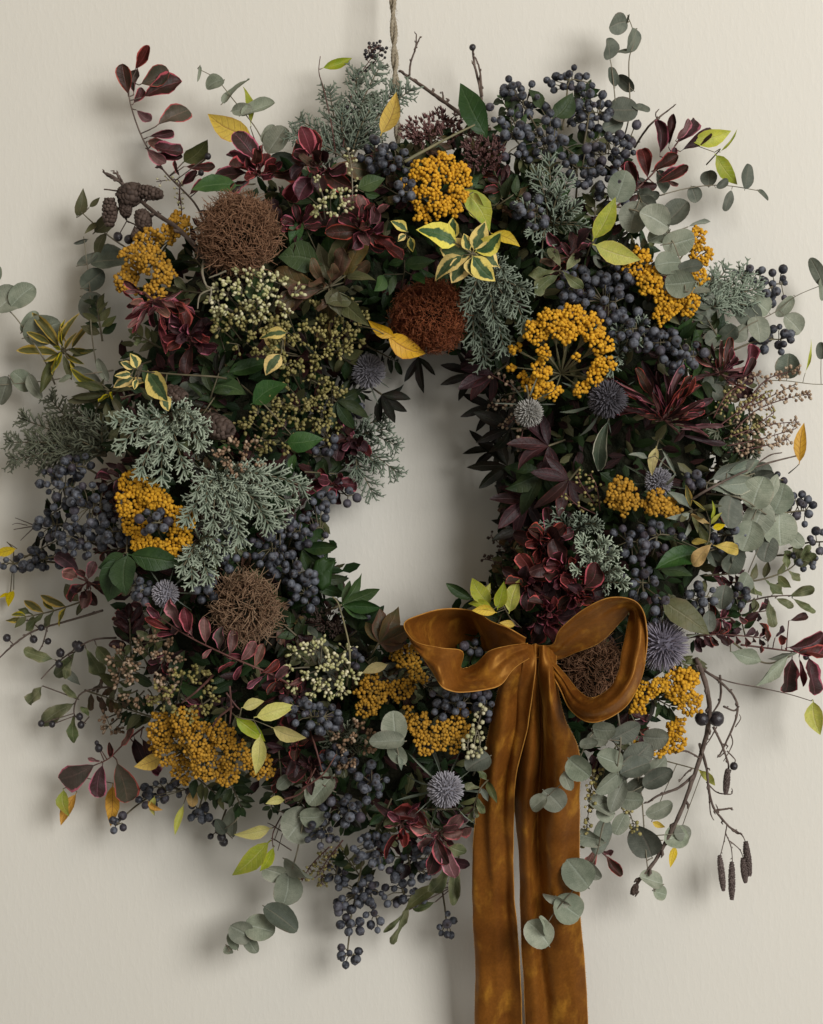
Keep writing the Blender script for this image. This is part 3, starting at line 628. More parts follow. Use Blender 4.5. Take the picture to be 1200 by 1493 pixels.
def cone_mesh(root, c, d, L, r, mat='cone', name='cone', turns=8, per=9):
    d = d.normalized(); rt = rot_to(d).to_3x3(); g = G(); g.blob(c, 1, 0, 2, rt, (r * .86, r * .86, L / 2 * .97))
    for i in range(turns):
        z = -1 + 2 * (i + .6) / turns; rad = math.sqrt(max(.05, 1 - (z * .93) ** 2))
        for k in range(per):
            a = 2 * PI * (k + .382 * i + rr(-.14, .14)) / per; z = -1 + 2 * (i + .6 + rr(-.2, .2)) / turns; o = Vector((math.cos(a) * rad * r * .90, math.sin(a) * rad * r * .90, z * L / 2))
            nn = Vector((math.cos(a), math.sin(a), .35)); g.blob(c + rt @ o, r * rr(.28, .40), rr(0, .9), 1, (rt @ rot_to(nn).to_3x3()), (1.15, 1, .5))
    return gpart(name, g, mat, root)
def twigs(name, look, cat, lines, label=None, lm=None, dh=0.0, mat='twig', cones=(), knobs=True, catkins=(), balls=(), center=None, group=None, sink=.03):
    """lines: list of (points, radius px); cones: (x, y, dx, dy, length, radius) px"""
    p0 = lines[0][0]; c = center or p0[-1]; root = thing(name, look, cat, stem_pts(p0, dh, sink)[0], c[0], c[1], label, group, lm); g = G(); paths = []
    for li, (pts, r) in enumerate(lines):
        path = stem_pts(pts, dh, sink if li == 0 else 0); m = len(path); paths += path
        path = [q + Vector((rr(-1, 1), rr(-1, 1), rr(-1, 1))) * .12 * r * S for q in path]
        g.tube(path, [r * S * (1 - .45 * i / m) * rr(.9, 1.12) for i in range(m)], 6)
        if knobs:
            for i in range(2, m, 4):
                o = Vector((rr(-1, 1), rr(-1, .2), rr(-1, 1))).normalized(); q = path[i]; tg = (path[min(i + 1, m - 1)] - path[i - 1]).normalized()
                g.tube([q, q + (o + tg).normalized() * r * 1.9 * S, q + (o * .6 + tg).normalized() * r * 3.0 * S], [r * .55 * S, r * .6 * S, r * .2 * S], 4)
    def att(x, y): return near(paths, PH(x, y, dh))
    for (x, y, dx, dy, L, r) in cones:
        q = att(x, y); h = -q.y + .004; cc = P(x, y, h); d = Vector((dx, rr(-.2, .1), -dy)); b = cc - d.normalized() * L * S / 2
        g.tube(smooth_path([q, q.lerp(b, .6) + Vector((0, -.001, .001)), b], 3), .9 * S, 4, cap=False); cone_mesh(root, cc, d, L * S, r * S)
    for (x, y, x2, y2, r) in catkins:
        q = att(x, y); h = -q.y + .003; a, b = P(x, y, h), P(x2, y2, h - .002); 
        if (a - q).length > 2 * S: g.tube([q, q.lerp(a, .5), a], .8 * S, 4, cap=False)
        cone_mesh(root, a.lerp(b, .5), b - a, (b - a).length, r * S, 'catkin', 'catkin', 16, 8)
    for (x, y, r) in balls:
        q = att(x, y); b = P(x, y, -q.y + .003); g.tube([q, b], .8 * S, 4, cap=False)
        part('berry', berry_mesh('darkberry'), root, Matrix.Translation(b) @ rot_to(Vector((rr(-1, 1), -1, -1))) @ Matrix.Scale(r * S, 4))
    gpart('branch', g, mat, root); return root

def fan_leaf(root, kind, bx, by, ang, Ls, spread, dh, h=None, wf=1.0):
    """leaflets of a hand-shaped leaf"""
    n = len(Ls); b = PH(bx, by, dh)
    for i, L in enumerate(Ls):
        a = R(ang + (i - (n - 1) / 2) * spread / max(1, n - 1) + rr(-4, 4)); d = Vector((math.cos(a), rr(-.25, .15), math.sin(a)))
        leaf3(root, kind, b, b + d * L * S, wf, R(rr(-25, 25)), 'leaflet')
def palm(name, look, kind, bx, by, ang, Ls, spread, label=None, lm=None, dh=0.0, wf=1.0, stem=None, cat='leaf', group='hand-shaped dark leaves round the inner rim', smat='stem'):
    root = thing(name, look, cat, PH(bx, by, dh), bx + 30 * math.cos(R(ang)), by - 30 * math.sin(R(ang)), label, group, lm)
    fan_leaf(root, kind, bx, by, ang, Ls, spread, dh, wf=wf); g = G(); b = Vector(root.location); s2 = PH(*(stem or (bx - 25 * math.cos(R(ang)), by + 25 * math.sin(R(ang)))), dh - .025)
    g.tube([s2, s2.lerp(b, .5), b], 1.6 * S, 5); gpart('stalk', g, smat, root); return root

def lobed(name, look, mat, outline, center, label, lm, dh=0.02, tiltz=0.0, stemto=None, cat='leaf', dome=.022):
    """one broad lobed leaf from its outline (photo pixels), domed with a thickness of its own"""
    c = PH(center[0], center[1], dh); root = thing(name, look, cat, c, center[0], center[1], label, None, lm)
    V = [tuple(c)]; UV = [(0.5, 0)]; n = len(outline); rings = 4
    for k in range(1, rings + 1):
        f = k / rings
        for i, (x, y) in enumerate(outline):
            h = -c.y + tiltz * (x - center[0]) * S - dome * math.hypot(x - center[0], y - center[1]) * S * f * (1 + 3 * f) + .0025 * math.sin(i * 2.4) * f
            px = center[0] + (x - center[0]) * f; py = center[1] + (y - center[1]) * f
            V.append(tuple(P(px, py, h))); UV.append((.5 + .5 * f, i / n))
    F = [[0, 1 + i, 1 + (i + 1) % n] for i in range(n)]
    for k in range(rings - 1): F += [[1 + k * n + i, 1 + (k + 1) * n + i, 1 + (k + 1) * n + (i + 1) % n, 1 + k * n + (i + 1) % n] for i in range(n)]
    me = bpy.data.meshes.new('blade'); me.from_pydata([tuple(Vector(v) - c) for v in V], [], F); ul = me.uv_layers.new(name='UVMap')
    idx = np.array([l.vertex_index for l in me.loops]); ul.data.foreach_set('uv', np.array(UV)[idx].ravel().astype(np.float32))
    me.polygons.foreach_set('use_smooth', [True] * len(F)); me.materials.append(M[mat]); me.update(); o = part('blade', me, root)
    sm = o.modifiers.new('thickness', 'SOLIDIFY'); sm.thickness = .0005
    g = G(); s2 = PH(*(stemto or (center[0] + 10, center[1] + 25)), dh - .02); g.tube([s2, s2.lerp(c, .6), c + Vector((0, .0006, 0))], 1.5 * S, 5); gpart('stalk', g, 'stem', root); return root

def ribbon(root, name, cols, nv=46, nu=18, wob=.0016, seed=0.0, fray=None, pleat=(0, 0)):
    """cols: rows along the ribbon of (x, y, h) across it"""
    rows = [[P(*p) for p in r] for r in cols]; nc = len(rows[0])
    tr = [smooth_path([r[j] for r in rows], max(2, nv // (len(rows) - 1))) for j in range(nc)]; m = len(tr[0]); V = []
    ku = max(2, nu // (nc - 1)); cr = None
    for i in range(m):
        cr = smooth_path([tr[j][i] for j in range(nc)], ku)
        for j, p in enumerate(cr):
            q = noise.noise(Vector((p.x * 38 + seed, p.z * 17, j * .18))) * wob + noise.noise(Vector((p.x * 90 + seed, p.z * 60, seed))) * wob * .5
            f = i / (m - 1); am = pleat[0] + (pleat[1] - pleat[0]) * f; u_ = j / (len(cr) - 1)
            q += am * math.sin(u_ * 13 + 2.2 * noise.noise(Vector((f * 3.1 + seed, seed, 0))) + 3 * math.sin(f * 4 + seed)) * (.4 + .6 * math.sin(PI * u_))
            V.append(p + Vector((q * .5, q, 0)))
    k = len(cr); F = [[i * k + j, i * k + j + 1, (i + 1) * k + j + 1, (i + 1) * k + j] for i in range(m - 1) for j in range(k - 1)]
    o0 = Vector(root.location); me = bpy.data.meshes.new(name); me.from_pydata([tuple(v - o0) for v in V], [], F); me.polygons.foreach_set('use_smooth', [True] * len(F)); me.materials.append(M['velvet']); me.update()
    o = part(name, me, root); s = o.modifiers.new('thickness', 'SOLIDIFY'); s.thickness = .0011; s.offset = 0
    sb = o.modifiers.new('smooth', 'SUBSURF'); sb.levels = 1; sb.render_levels = 1
    sv = G()
    for e in (0, k - 1): sv.tube([V[i * k + e] for i in range(m)], .75 * S, 5)
    part('selvedge_highlight', sv.mesh('selvedge_highlight', 'selvedge_highlight', root.location), o)  # thin rim along each edge, carrying the painted edge highlight
    if fray:
        g = G()
        for e in fray:
            for i in range(2, m - 1):
                for q in range(3):
                    a = V[i * k + (0 if e < 0 else k - 1)].lerp(V[(i + 1 if i + 1 < m else i) * k + (0 if e < 0 else k - 1)], q / 3 + rr(0, .2)); g.tube([a, a + Vector((e * rr(1.0, 2.6) * S, rr(-.4, .4) * S, rr(-1.2, .6) * S))], [.32 * S, .2 * S], 3, cap=False)
        part('frayed_edge', g.mesh('frayed_edge', 'fray', root.location), o, None, 'stuff')
    return o
# ------------------------------------------------------------------ the wall
me = bpy.data.meshes.new('wall'); me.from_pydata([(-3, 0, -2), (3, 0, -2), (3, 0, 2), (-3, 0, 2)], [], [[0, 1, 2, 3]]); me.materials.append(M['wall'])
wall = bpy.data.objects.new('wall', me); C.objects.link(wall); wall['kind'] = 'structure'

# ------------------------------------------------------------------ the ring everything is tied to
root = thing('wreath_base', '', 'wreath base', P(CX, CY, .02), CX, CY, 'dark mossy ring packed with small leaves beneath the wreath flowers')
g = G(); V = []; nu, nv = 120, 20
for i in range(nu):
    a = 2 * PI * i / nu
    for j in range(nv):
        b = 2 * PI * j / nv; q = 1 + .20 * noise.noise(Vector((math.cos(a) * 7, math.sin(a) * 7, math.cos(b) * 2 + 5))) + .10 * noise.noise(Vector((math.cos(a) * 22, math.sin(a) * 22, b * 2)))
        ri, ro = rim(a); wd = (ro - ri) / 2; rr_ = ri + wd * .90 + wd * .56 * q * math.cos(b); h = .040 + .036 * q * math.sin(b)
        V.append(tuple(P(CX + rr_ * math.cos(a), CY - rr_ * math.sin(a), max(.002, h))))
Q = [[i * nv + j, ((i + 1) % nu) * nv + j, ((i + 1) % nu) * nv + (j + 1) % nv, i * nv + (j + 1) % nv] for i in range(nu) for j in range(nv)]
g.add(V, Q); gpart('moss_ring', g, 'moss', root)
def leafmass(n, mats, name):
    VV = []; FF = []; UU = []
    for i in range(n):
        a = rr(0, 2 * PI); ri, ro = rim(a); r = ri + (ro - ri) * rr(.03, .80); px, py = CX + r * math.cos(a), CY - r * math.sin(a)
        c = PH(px, py, -rr(.024, .048)); d = Vector((math.cos(a) * .5 + rr(-1, 1), rr(-.9, .1), math.sin(a) * .5 + rr(-1, 1))).normalized(); L = rr(20, 34) * S; n_ = Vector((rr(-.8, .8), -1, rr(-.8, .8))); x = d.cross(n_).normalized() * L * rr(.17, .24); z = d.cross(x).normalized() * L * .08
        k = len(VV); VV += [c, c + d * L * .3 + x + z, c + d * L * .7 + x * .8 + z, c + d * L, c + d * L * .7 - x * .8 + z, c + d * L * .3 - x + z, c + d * L * .35, c + d * L * .7]
        UU += [(.5, 0), (1, .3), (1, .7), (.5, 1), (0, .7), (0, .3), (.5, .35), (.5, .7)]
        FF += [[k, k + 1, k + 6], [k + 1, k + 2, k + 7, k + 6], [k + 2, k + 3, k + 7], [k + 3, k + 4, k + 7], [k + 4, k + 5, k + 6, k + 7], [k + 5, k, k + 6]]
    o0 = Vector(root.location); me = bpy.data.meshes.new(name); me.from_pydata([tuple(v - o0) for v in VV], [], FF); ul = me.uv_layers.new(name='UVMap'); idx = np.array([l.vertex_index for l in me.loops]); ul.data.foreach_set('uv', np.array(UU)[idx].ravel().astype(np.float32))
    me.polygons.foreach_set('use_smooth', [True] * len(FF)); me.materials.append(M[mats]); me.update(); part(name, me, root, None, 'stuff')
leafmass(3000, 'deep', 'small_green_leaves'); leafmass(900, 'burgdark', 'small_maroon_leaves'); leafmass(700, 'olive', 'small_olive_leaves')

# ------------------------------------------------------------------ hanging cord
root = thing('hanging_cord', '', 'cord', P(579, 215, .05), 577, 120, 'twisted jute cord running up the wall from the wreath top', lm='the hanging cord')
ctr = smooth_path([P(582, 245, .050), P(580, 190, .050), P(577, 120, .046), P(574, 40, .040), P(571, -60, .034)], 40)
for s_ in range(2):
    g = G(); pts = []
    for i, p in enumerate(ctr):
        a = i * .16 + s_ * PI; pts.append(p + Vector((math.cos(a) * 2.9 * S, math.sin(a) * 2.9 * S, 0)))
    for k in range(3):
        g.tube([p + Vector((math.cos(i * .9 + k * 2.09), math.sin(i * .9 + k * 2.09), 0)) * 1.5 * S for i, p in enumerate(pts)], 1.75 * S, 5)
    gpart('strand', g, 'twine', root)
g = G()
for i in range(260):
    p = rng.choice(ctr); a = rr(0, 2 * PI); b = p + Vector((math.cos(a), math.sin(a), 0)) * 4.5 * S; g.tube([b, b + Vector((math.cos(a) * rr(1, 4), math.sin(a) * rr(1, 4), rr(-5, 5))) * S], [.25 * S, .15 * S], 3, cap=False)
gpart('loose_fibres', g, 'twine', root, 'stuff')

# ------------------------------------------------------------------ velvet bow
root = thing('ribbon_bow', '', 'bow', P(772, 950, .10), 780, 1000, 'amber brown velvet ribbon bow with two loops and long hanging tails')
TH.append(dict(o=None, lm="the bow's crumpled loop", px=670, py=950)); TH.append(dict(o=None, lm="the bow's open loop", px=880, py=960)); TH.append(dict(o=None, lm='the ribbon tails', px=760, py=1250))
ribbon(root, 'loop', [
 [(768, 930, .140), (764, 945, .142), (766, 962, .140)],
 [(742, 916, .150), (734, 930, .140), (724, 950, .118)],
 [(716, 906, .138), (708, 926, .112), (702, 950, .094)],
 [(688, 890, .112), (690, 916, .088), (694, 952, .078)],
 [(645, 888, .118), (650, 914, .096), (662, 952, .088)],
 [(606, 899, .136), (612, 920, .124), (628, 948, .118)],
 [(590, 909, .152), (597, 925, .150), (610, 944, .152)],
 [(596, 926, .166), (606, 943, .172), (618, 962, .174)],
 [(612, 938, .176), (624, 962, .184), (634, 986, .184)],
 [(644, 945, .178), (642, 970, .188), (644, 1000, .190)],
 [(674, 950, .166), (664, 974, .172), (654, 1006, .190)],
 [(672, 974, .148), (672, 990, .164), (672, 1009, .188)],
 [(694, 968, .152), (698, 988, .166), (704, 1006, .184)],
 [(712, 950, .160), (720, 976, .168), (730, 998, .174)],
 [(740, 942, .156), (744, 956, .160), (750, 974, .162)],
 [(770, 938, .142), (770, 948, .148), (771, 960, .150)]], 80, 20, .0030, 3.1, None, (.0010, .0010))
ribbon(root, 'loop', [
 [(776, 940, .132), (778, 952, .136), (780, 968, .136)],
 [(806, 940, .146), (812, 950, .136), (818, 960, .126)],
 [(817, 917, .166), (828, 934, .150), (840, 951, .132)],
 [(850, 889, .180), (862, 907, .162), (876, 936, .138)],
 [(892, 871, .184), (900, 886, .168), (908, 905, .146)],
 [(930, 879, .182), (926, 885, .168), (920, 892, .150)],
 [(944, 915, .178), (934, 915, .176), (916, 918, .160)],
 [(942, 960, .180), (930, 958, .184), (908, 952, .172)],
 [(930, 1003, .182), (920, 992, .190), (902, 980, .180)],
 [(905, 1036, .184), (897, 1020, .190), (888, 1004, .180)],
 [(866, 1053, .178), (862, 1036, .180), (862, 1018, .168)],
 [(832, 1036, .160), (836, 1022, .162), (842, 1006, .152)],
 [(813, 996, .146), (818, 990, .148), (824, 984, .142)],
 [(790, 962, .138), (794, 962, .142), (800, 962, .142)],
 [(774, 952, .134), (776, 956, .138), (778, 962, .138)]], 84, 20, .0040, 9.7, None, (.0018, .0018))
ribbon(root, 'tail', [
 [(748, 940, .138), (760, 940, .146), (770, 938, .142), (780, 944, .138)],
 [(735, 975, .142), (752, 980, .152), (765, 975, .146), (780, 975, .146)],
 [(724, 1015, .132), (742, 1010, .140), (760, 1010, .132), (776, 1010, .142)],
 [(714, 1060, .122), (735, 1060, .132), (756, 1060, .124), (768, 1060, .134)],
 [(702, 1130, .106), (722, 1130, .114), (741, 1130, .108), (752, 1130, .116)],
 [(692, 1220, .090), (712, 1220, .096), (732, 1220, .092), (748, 1220, .094)],
 [(690, 1310, .072), (712, 1310, .078), (734, 1310, .072), (749, 1310, .078)],
 [(693, 1400, .056), (715, 1400, .062), (738, 1400, .056), (758, 1400, .062)],
 [(692, 1500, .044), (715, 1500, .050), (740, 1500, .042), (760, 1500, .048)],
 [(690, 1600, .034), (715, 1600, .038), (740, 1600, .032), (762, 1600, .036)]], 80, 24, .0026, 1.3, (-1,), (.0034, .0006))
ribbon(root, 'tail', [
 [(774, 942, .134), (780, 938, .140), (788, 942, .136), (794, 940, .144), (800, 944, .140), (806, 950, .138), (810, 956, .136)],
 [(756, 980, .128), (778, 978, .142), (786, 980, .132), (790, 978, .146), (798, 984, .152), (806, 992, .148), (812, 1000, .142)],
 [(754, 1030, .118), (778, 1030, .134), (788, 1030, .120), (794, 1030, .138), (804, 1030, .148), (813, 1038, .144), (822, 1048, .136)],
 [(746, 1090, .104), (776, 1090, .126), (787, 1090, .108), (797, 1090, .122), (812, 1090, .136), (830, 1092, .134), (844, 1094, .124)],
 [(748, 1160, .094), (768, 1160, .112), (783, 1160, .094), (796, 1160, .108), (812, 1160, .120), (830, 1160, .116), (845, 1160, .108)],
 [(756, 1240, .086), (769, 1240, .094), (783, 1240, .078), (796, 1240, .094), (812, 1240, .100), (830, 1240, .096), (845, 1240, .090)],
 [(759, 1320, .070), (772, 1320, .076), (785, 1320, .066), (798, 1320, .076), (812, 1320, .080), (828, 1320, .076), (845, 1320, .072)],
 [(762, 1400, .056), (776, 1400, .060), (790, 1400, .052), (804, 1400, .060), (820, 1400, .062), (836, 1400, .060), (851, 1400, .056)],
 [(767, 1500, .044), (782, 1500, .048), (797, 1500, .042), (812, 1500, .046), (828, 1500, .048), (843, 1500, .046), (858, 1500, .042)],
 [(768, 1600, .034), (784, 1600, .038), (800, 1600, .034), (815, 1600, .036), (830, 1600, .038), (846, 1600, .036), (862, 1600, .032)]], 80, 24, .0024, 5.9, (1,), (.0024, .0004))

# ------------------------------------------------------------------ dried pincushion flowers, thistles, yarrow, sedum
pincushion(350, 342, 52, 54, '', 'largest brown pincushion flower under the dark oval leaf', 'the largest brown pincushion', .045, 'fibre', 1700, (-.1, -1, .25), .6, .75)
pincushion(627, 462, 52, 50, '', 'rust red pincushion flower on the inner rim beneath the variegated rosette', 'the rust red pincushion', .040, 'rust', 1900, (.05, -1, -.15), .16, .62)
pincushion(358, 886, 44, 46, '', 'straw brown pincushion flower above the pink edged spray', 'the straw brown pincushion', .040, 'straw', 800, (.1, -1, .1), .8)
pincushion(868, 978, 44, 42, '', 'dull brown pincushion flower framed by the open ribbon loop', None, .012, 'fibre', 800, (0, -1, .1), .9)
thistle(537, 541, 25, '', 'grey thistle on the inner rim beneath the amber leaf', 'the inner rim thistle', .035, 'thistle', 420, (.15, -1, .1), 9)
thistle(771, 602, 20, '', 'pale nodding thistle hanging below the broadest yarrow', 'the pale nodding thistle', .050, 'thistlep', 330, (.05, -.55, -.9), 8, 1.2, stem=(767, 562, -.012))
thistle(886, 581, 27, '', 'charcoal round thistle with grey bracts beside the broadest yarrow', 'the charcoal thistle', .030, 'thistled', 520, (.1, -1, 0), 9, 1.2)
thistle(960, 703, 20, '', 'small grey thistle above the divided mustard yarrow', 'the small grey thistle', .020, 'thistle', 330, (.2, -1, .1), 10, 1.2)
thistle(241, 866, 19, '', 'small grey thistle beneath the lobed green leaf', 'the thistle under the lobed leaf', .035, 'thistle', 300, (-.1, -1, -.1), 9, 1.3)
thistle(650, 1151, 25, '', 'blue grey thistle with thin bracts beside the ribbon tails', 'the thistle by the ribbon', .035, 'thistle', 430, (.1, -1, .1), 11, 1.5)
thistle(965, 940, 33, '', 'large spiky mauve thistle beside the open ribbon loop', 'the spiky mauve thistle', .045, 'thistlem', 330, (.05, -1, .0), 5, .8, 1.9)

yarrow(640, 272, [(614, 250, 17), (645, 245, 21), (672, 259, 18), (630, 270, 15), (668, 284, 14), (608, 288, 13), (640, 300, 18), (616, 315, 13), (662, 305, 11), (588, 270, 9)], '', 'rounded golden yarrow head beneath the mauve sedum', 'the yarrow under the sedum', .026, foot=(640, 285))
yarrow(814, 510, [(780, 484, 18), (805, 470, 20), (835, 466, 21), (862, 478, 19), (876, 502, 17), (878, 532, 16), (866, 552, 13), (750, 508, 9), (747, 534, 8), (764, 553, 10), (795, 512, 11), (788, 540, 15), (786, 566, 18), (808, 574, 12), (842, 522, 8), (846, 566, 12), (826, 492, 12)], '', 'broadest golden yarrow head with open stalks beside the rust pincushion', 'the broadest yarrow', .032, foot=(818, 545))
yarrow(970, 400, [(930, 385, 22), (945, 410, 20), (1012, 350, 18), (1022, 372, 16), (1018, 402, 15), (975, 440, 22), (1000, 442, 20), (965, 458, 16)], '', 'orange yarrow head crossed by round eucalyptus leaves', 'the orange yarrow', .020, foot=(975, 400))
yarrow(220, 375, [(262, 328, 19), (240, 345, 16), (215, 352, 18), (195, 378, 20), (222, 380, 20), (240, 400, 17), (186, 410, 20), (228, 425, 17)], '', 'ragged golden yarrow head behind the alder cones', 'the yarrow by the alder cones', .022, 'yarrowd' and 6.6, mat='yarrowd', foot=(225, 385))
yarrow(225, 752, [(196, 706, 20), (190, 735, 20), (222, 722, 20), (240, 735, 16), (262, 760, 22), (265, 785, 18), (240, 800, 18), (212, 795, 20), (196, 768, 18)], '', 'ring shaped golden yarrow head with blue berries at its centre', 'the ring shaped yarrow', .026, mat='yarrow', foot=(226, 758))
yarrow(300, 1092, [(240, 1060, 24), (270, 1050, 20), (290, 1080, 26), (252, 1092, 24), (325, 1070, 20), (300, 1112, 24), (345, 1100, 22), (270, 1122, 20), (330, 1130, 18), (382, 1115, 20), (228, 1080, 15)], '', 'wide mustard yarrow head beneath the pale yellow leaves', 'the wide mustard yarrow', .026, 6.0, mat='yarrowd', foot=(300, 1095))
yarrow(580, 985, [(592, 958, 20), (575, 945, 14), (545, 1008, 24), (535, 1030, 17), (585, 1005, 17), (608, 985, 15)], '', 'loose mustard yarrow head under the crumpled ribbon loop', 'the yarrow under the ribbon loop', .018, 6.0, mat='yarrowd', foot=(575, 990))
yarrow(630, 1062, [(612, 1055, 17), (640, 1070, 22), (665, 1060, 18), (620, 1082, 17), (655, 1085, 14), (596, 1040, 12), (675, 1042, 11)], '', 'mustard yarrow head behind the folded pale eucalyptus leaf', 'the yarrow by the folded leaf', .016, 6.0, mat='yarrowd', foot=(640, 1062))
yarrow(975, 1005, [(990, 1000, 24), (1005, 1025, 18), (940, 1010, 16), (930, 1030, 13), (960, 1000, 12), (1000, 990, 16)], '', 'golden yarrow head under the spiky mauve thistle', 'the yarrow under the mauve thistle', .022, foot=(972, 1015))
yarrow(965, 1075, [(985, 1060, 16), (960, 1085, 18), (935, 1090, 13), (985, 1085, 15)], '', 'small golden yarrow head behind round eucalyptus leaves near the alder branch', None, .008, foot=(965, 1075))
yarrow(915, 718, [(905, 715, 18), (915, 735, 17), (895, 735, 12)], '', 'small mustard yarrow head tucked beside the small grey thistle', None, .016, mat='yarrowd', foot=(905, 725))
yarrow(962, 735, [(958, 732, 19), (978, 742, 15), (945, 740, 12)], '', 'small mustard yarrow head right under the small grey thistle', None, .018, mat='yarrowd', foot=(962, 738))
sedum(628, 192, 45, 22, '', 'flat mauve brown sedum head beside the hanging cord', 'the flat sedum head', .010); sedum(705, 222, 30, 28, '', 'pinkish brown sedum head beneath the pointed green leaf', 'the pinkish sedum head', .018)
sedum(652, 172, 25, 12, '', 'small dark sedum head under the bare twig', None, -.004)
sedum(475, 905, 38, 20, '', 'drab brown seed head below the inner rim hand shaped leaf', None, -.006, 'cone')

# ------------------------------------------------------------------ eucalyptus
discs('eucalyptus_sprig', '', [(905, 215), (918, 165), (917, 90), (925, 55), (915, 22)], [(902, 36, 26), (923, 57, 30, .95), (911, 75, 20, .5), (913, 122, 30, .7), (934, 157, 26, .45), (916, 27, 12, .4)], .006, 'eucad', 'tall eucalyptus sprig standing upright above the berry mass', lm='the tall eucalyptus sprig', sr=1.3)
discs('eucalyptus_sprig', '', [(898, 215), (898, 160), (892, 100), (889, 85)], [(887, 72, 29), (893, 113, 28, .65), (907, 160, 42), (895, 182, 30, .7)], .008, 'eucad', 'shorter eucalyptus stem leaning against the tall eucalyptus sprig', sr=1.2)
discs('eucalyptus_sprig', '', [(945, 290), (1000, 275), (1050, 270), (1100, 277), (1108, 280)], [(1033, 261, 23), (1012, 283, 24), (1053, 268, 20, .6), (1062, 292, 30, .5), (1090, 258, 36, .62), (1112, 284, 20, .6), (967, 266, 32, .6), (945, 288, 32, .5)], .006, 'eucad', 'thin eucalyptus sprig reaching out level beneath the lime leaf', lm='the level eucalyptus sprig', sr=1.0)
discs('eucalyptus_sprig', '', [(890, 300), (935, 310), (970, 335), (990, 375), (1000, 425)], [(905, 273, 46), (925, 315, 45), (955, 322, 46, .9), (985, 310, 44, .95, 'eucad'), (962, 345, 34), (988, 352, 46), (1005, 390, 36, .6, 'eucad'), (993, 412, 42), (1020, 325, 32, .5, 'sage'), (1022, 425, 24, .7), (975, 385, 36)], .036, 'euca', 'broad eucalyptus sprig draped across the orange yarrow')
discs('eucalyptus_sprig', '', [(1060, 500), (1090, 475), (1130, 455), (1160, 432), (1200, 415)], [(1110, 445, 30), (1088, 462, 48, .8, 'eucad'), (1145, 446, 36, .55), (1155, 472, 32), (1105, 478, 34), (1075, 485, 30), (1192, 398, 44, .5, 'eucad'), (1200, 420, 30, .6)], .004, 'euca', 'eucalyptus sprig with a long twig beside the outer juniper', lm='the long twig eucalyptus', sr=1.0, rollr=20)
discs('eucalyptus_sprig', '', [(1095, 600), (1110, 560), (1140, 555), (1185, 560), (1215, 560)], [(1149, 535, 34), (1197, 512, 24, .7), (1180, 520, 44, .25, 'ygreen')], -.002, 'eucad', 'eucalyptus twig with one dark round leaf by the beaded racemes', sr=1.0)
discs('eucalyptus_sprig', '', [(1030, 720), (1075, 725), (1110, 745), (1150, 775)], [(1105, 720, 46), (1135, 728, 44), (1140, 770, 46), (1106, 755, 52), (1065, 745, 44, 1, 'eucad'), (1125, 712, 40, .6), (1160, 785, 30, .7), (1090, 780, 44), (1120, 800, 36, 1, 'eucad'), (1085, 848, 26), (1070, 815, 40, .7, 'eucad')], .024, 'euca', 'large pale eucalyptus sprig beside the jagged yellow leaves', lm='the large pale eucalyptus')
spray('eucalyptus_sprig', '', 'eucalyptus', 'sage', [(1000, 700), (1050, 705), (1100, 690)], [(1035, 700, 1098, 668), (1045, 708, 1110, 700, 1.3), (1030, 712, 1095, 715), (1060, 690, 1108, 672, 1.2)], .016, label='sage grey long leaved spray above the large pale eucalyptus', smat='stemg')
discs('eucalyptus_sprig', '', [(80, 560), (62, 520), (22, 462), (-5, 440)], [(8, 438, 44, .9), (32, 432, 42, .8), (60, 483, 54, .85), (42, 470, 36, .6), (-4, 400, 24, .6)], .010, 'euca', 'eucalyptus sprig reaching outward over the gold edged whorl', lm='the outward eucalyptus sprig')
discs('eucalyptus_sprig', '', [(165, 540), (130, 545), (60, 556), (-10, 562)], [(32, 556, 36, .9), (50, 562, 34, .45), (6, 568, 40, .8), (125, 550, 44, .6), (150, 540, 34, .5), (95, 552, 20, .5)], .004, 'euca', 'drooping eucalyptus sprig below the gold edged whorl', sr=1.2)
discs('eucalyptus_sprig', '', [(140, 530), (133, 480), (131, 420), (125, 370), (122, 345)], [(133, 447, 40), (134, 408, 38, .9), (127, 378, 34, .7), (158, 380, 52, .9, 'eucad'), (118, 352, 20, .4)], .004, 'eucad', 'upright eucalyptus sprig beside the ragged yarrow', sr=1.2)
discs('eucalyptus_sprig', '', [(190, 365), (160, 345), (130, 320), (115, 305)], [(117, 298, 36), (154, 322, 48, 1, 'olive'), (134, 332, 24, .6), (138, 295, 20, .8), (146, 357, 40, .8)], .002, 'olive', 'olive green eucalyptus sprig hanging behind the alder cones')
discs('eucalyptus_sprig', '', [(395, 235), (375, 190), (340, 145), (315, 115), (288, 100)], [(314, 121, 26), (342, 132, 52, .4), (375, 160, 50, .45), (352, 160, 28, .6), (290, 107, 22, .3), (402, 205, 44, 1), (390, 195, 30, .5), (412, 235, 40, .8, 'eucad')], .010, 'euca', 'eucalyptus sprig curling up behind the amber leaf', lm='the curling eucalyptus sprig', sr=1.1)
discs('eucalyptus_sprig', '', [(450, 1160), (440, 1210), (425, 1270), (400, 1320), (360, 1365), (332, 1388)], [(440, 1203, 52), (455, 1190, 36, .8), (435, 1265, 48, .8), (416, 1298, 46), (408, 1338, 56, .6, 'eucad'), (377, 1353, 42), (352, 1360, 34), (340, 1373, 26, .7), (333, 1385, 16, .6), (400, 1272, 30), (365, 1375, 30, .7)], .014, 'euca', 'long trailing eucalyptus sprig below the lime leaf pair', lm='the trailing eucalyptus')
discs('eucalyptus_sprig', '', [(420, 1130), (465, 1145), (490, 1155)], [(468, 1150, 52, .75), (415, 1140, 26, .8), (478, 1135, 30, .7)], .018, 'euca', 'grey eucalyptus leaves lying over the maroon ruffles')
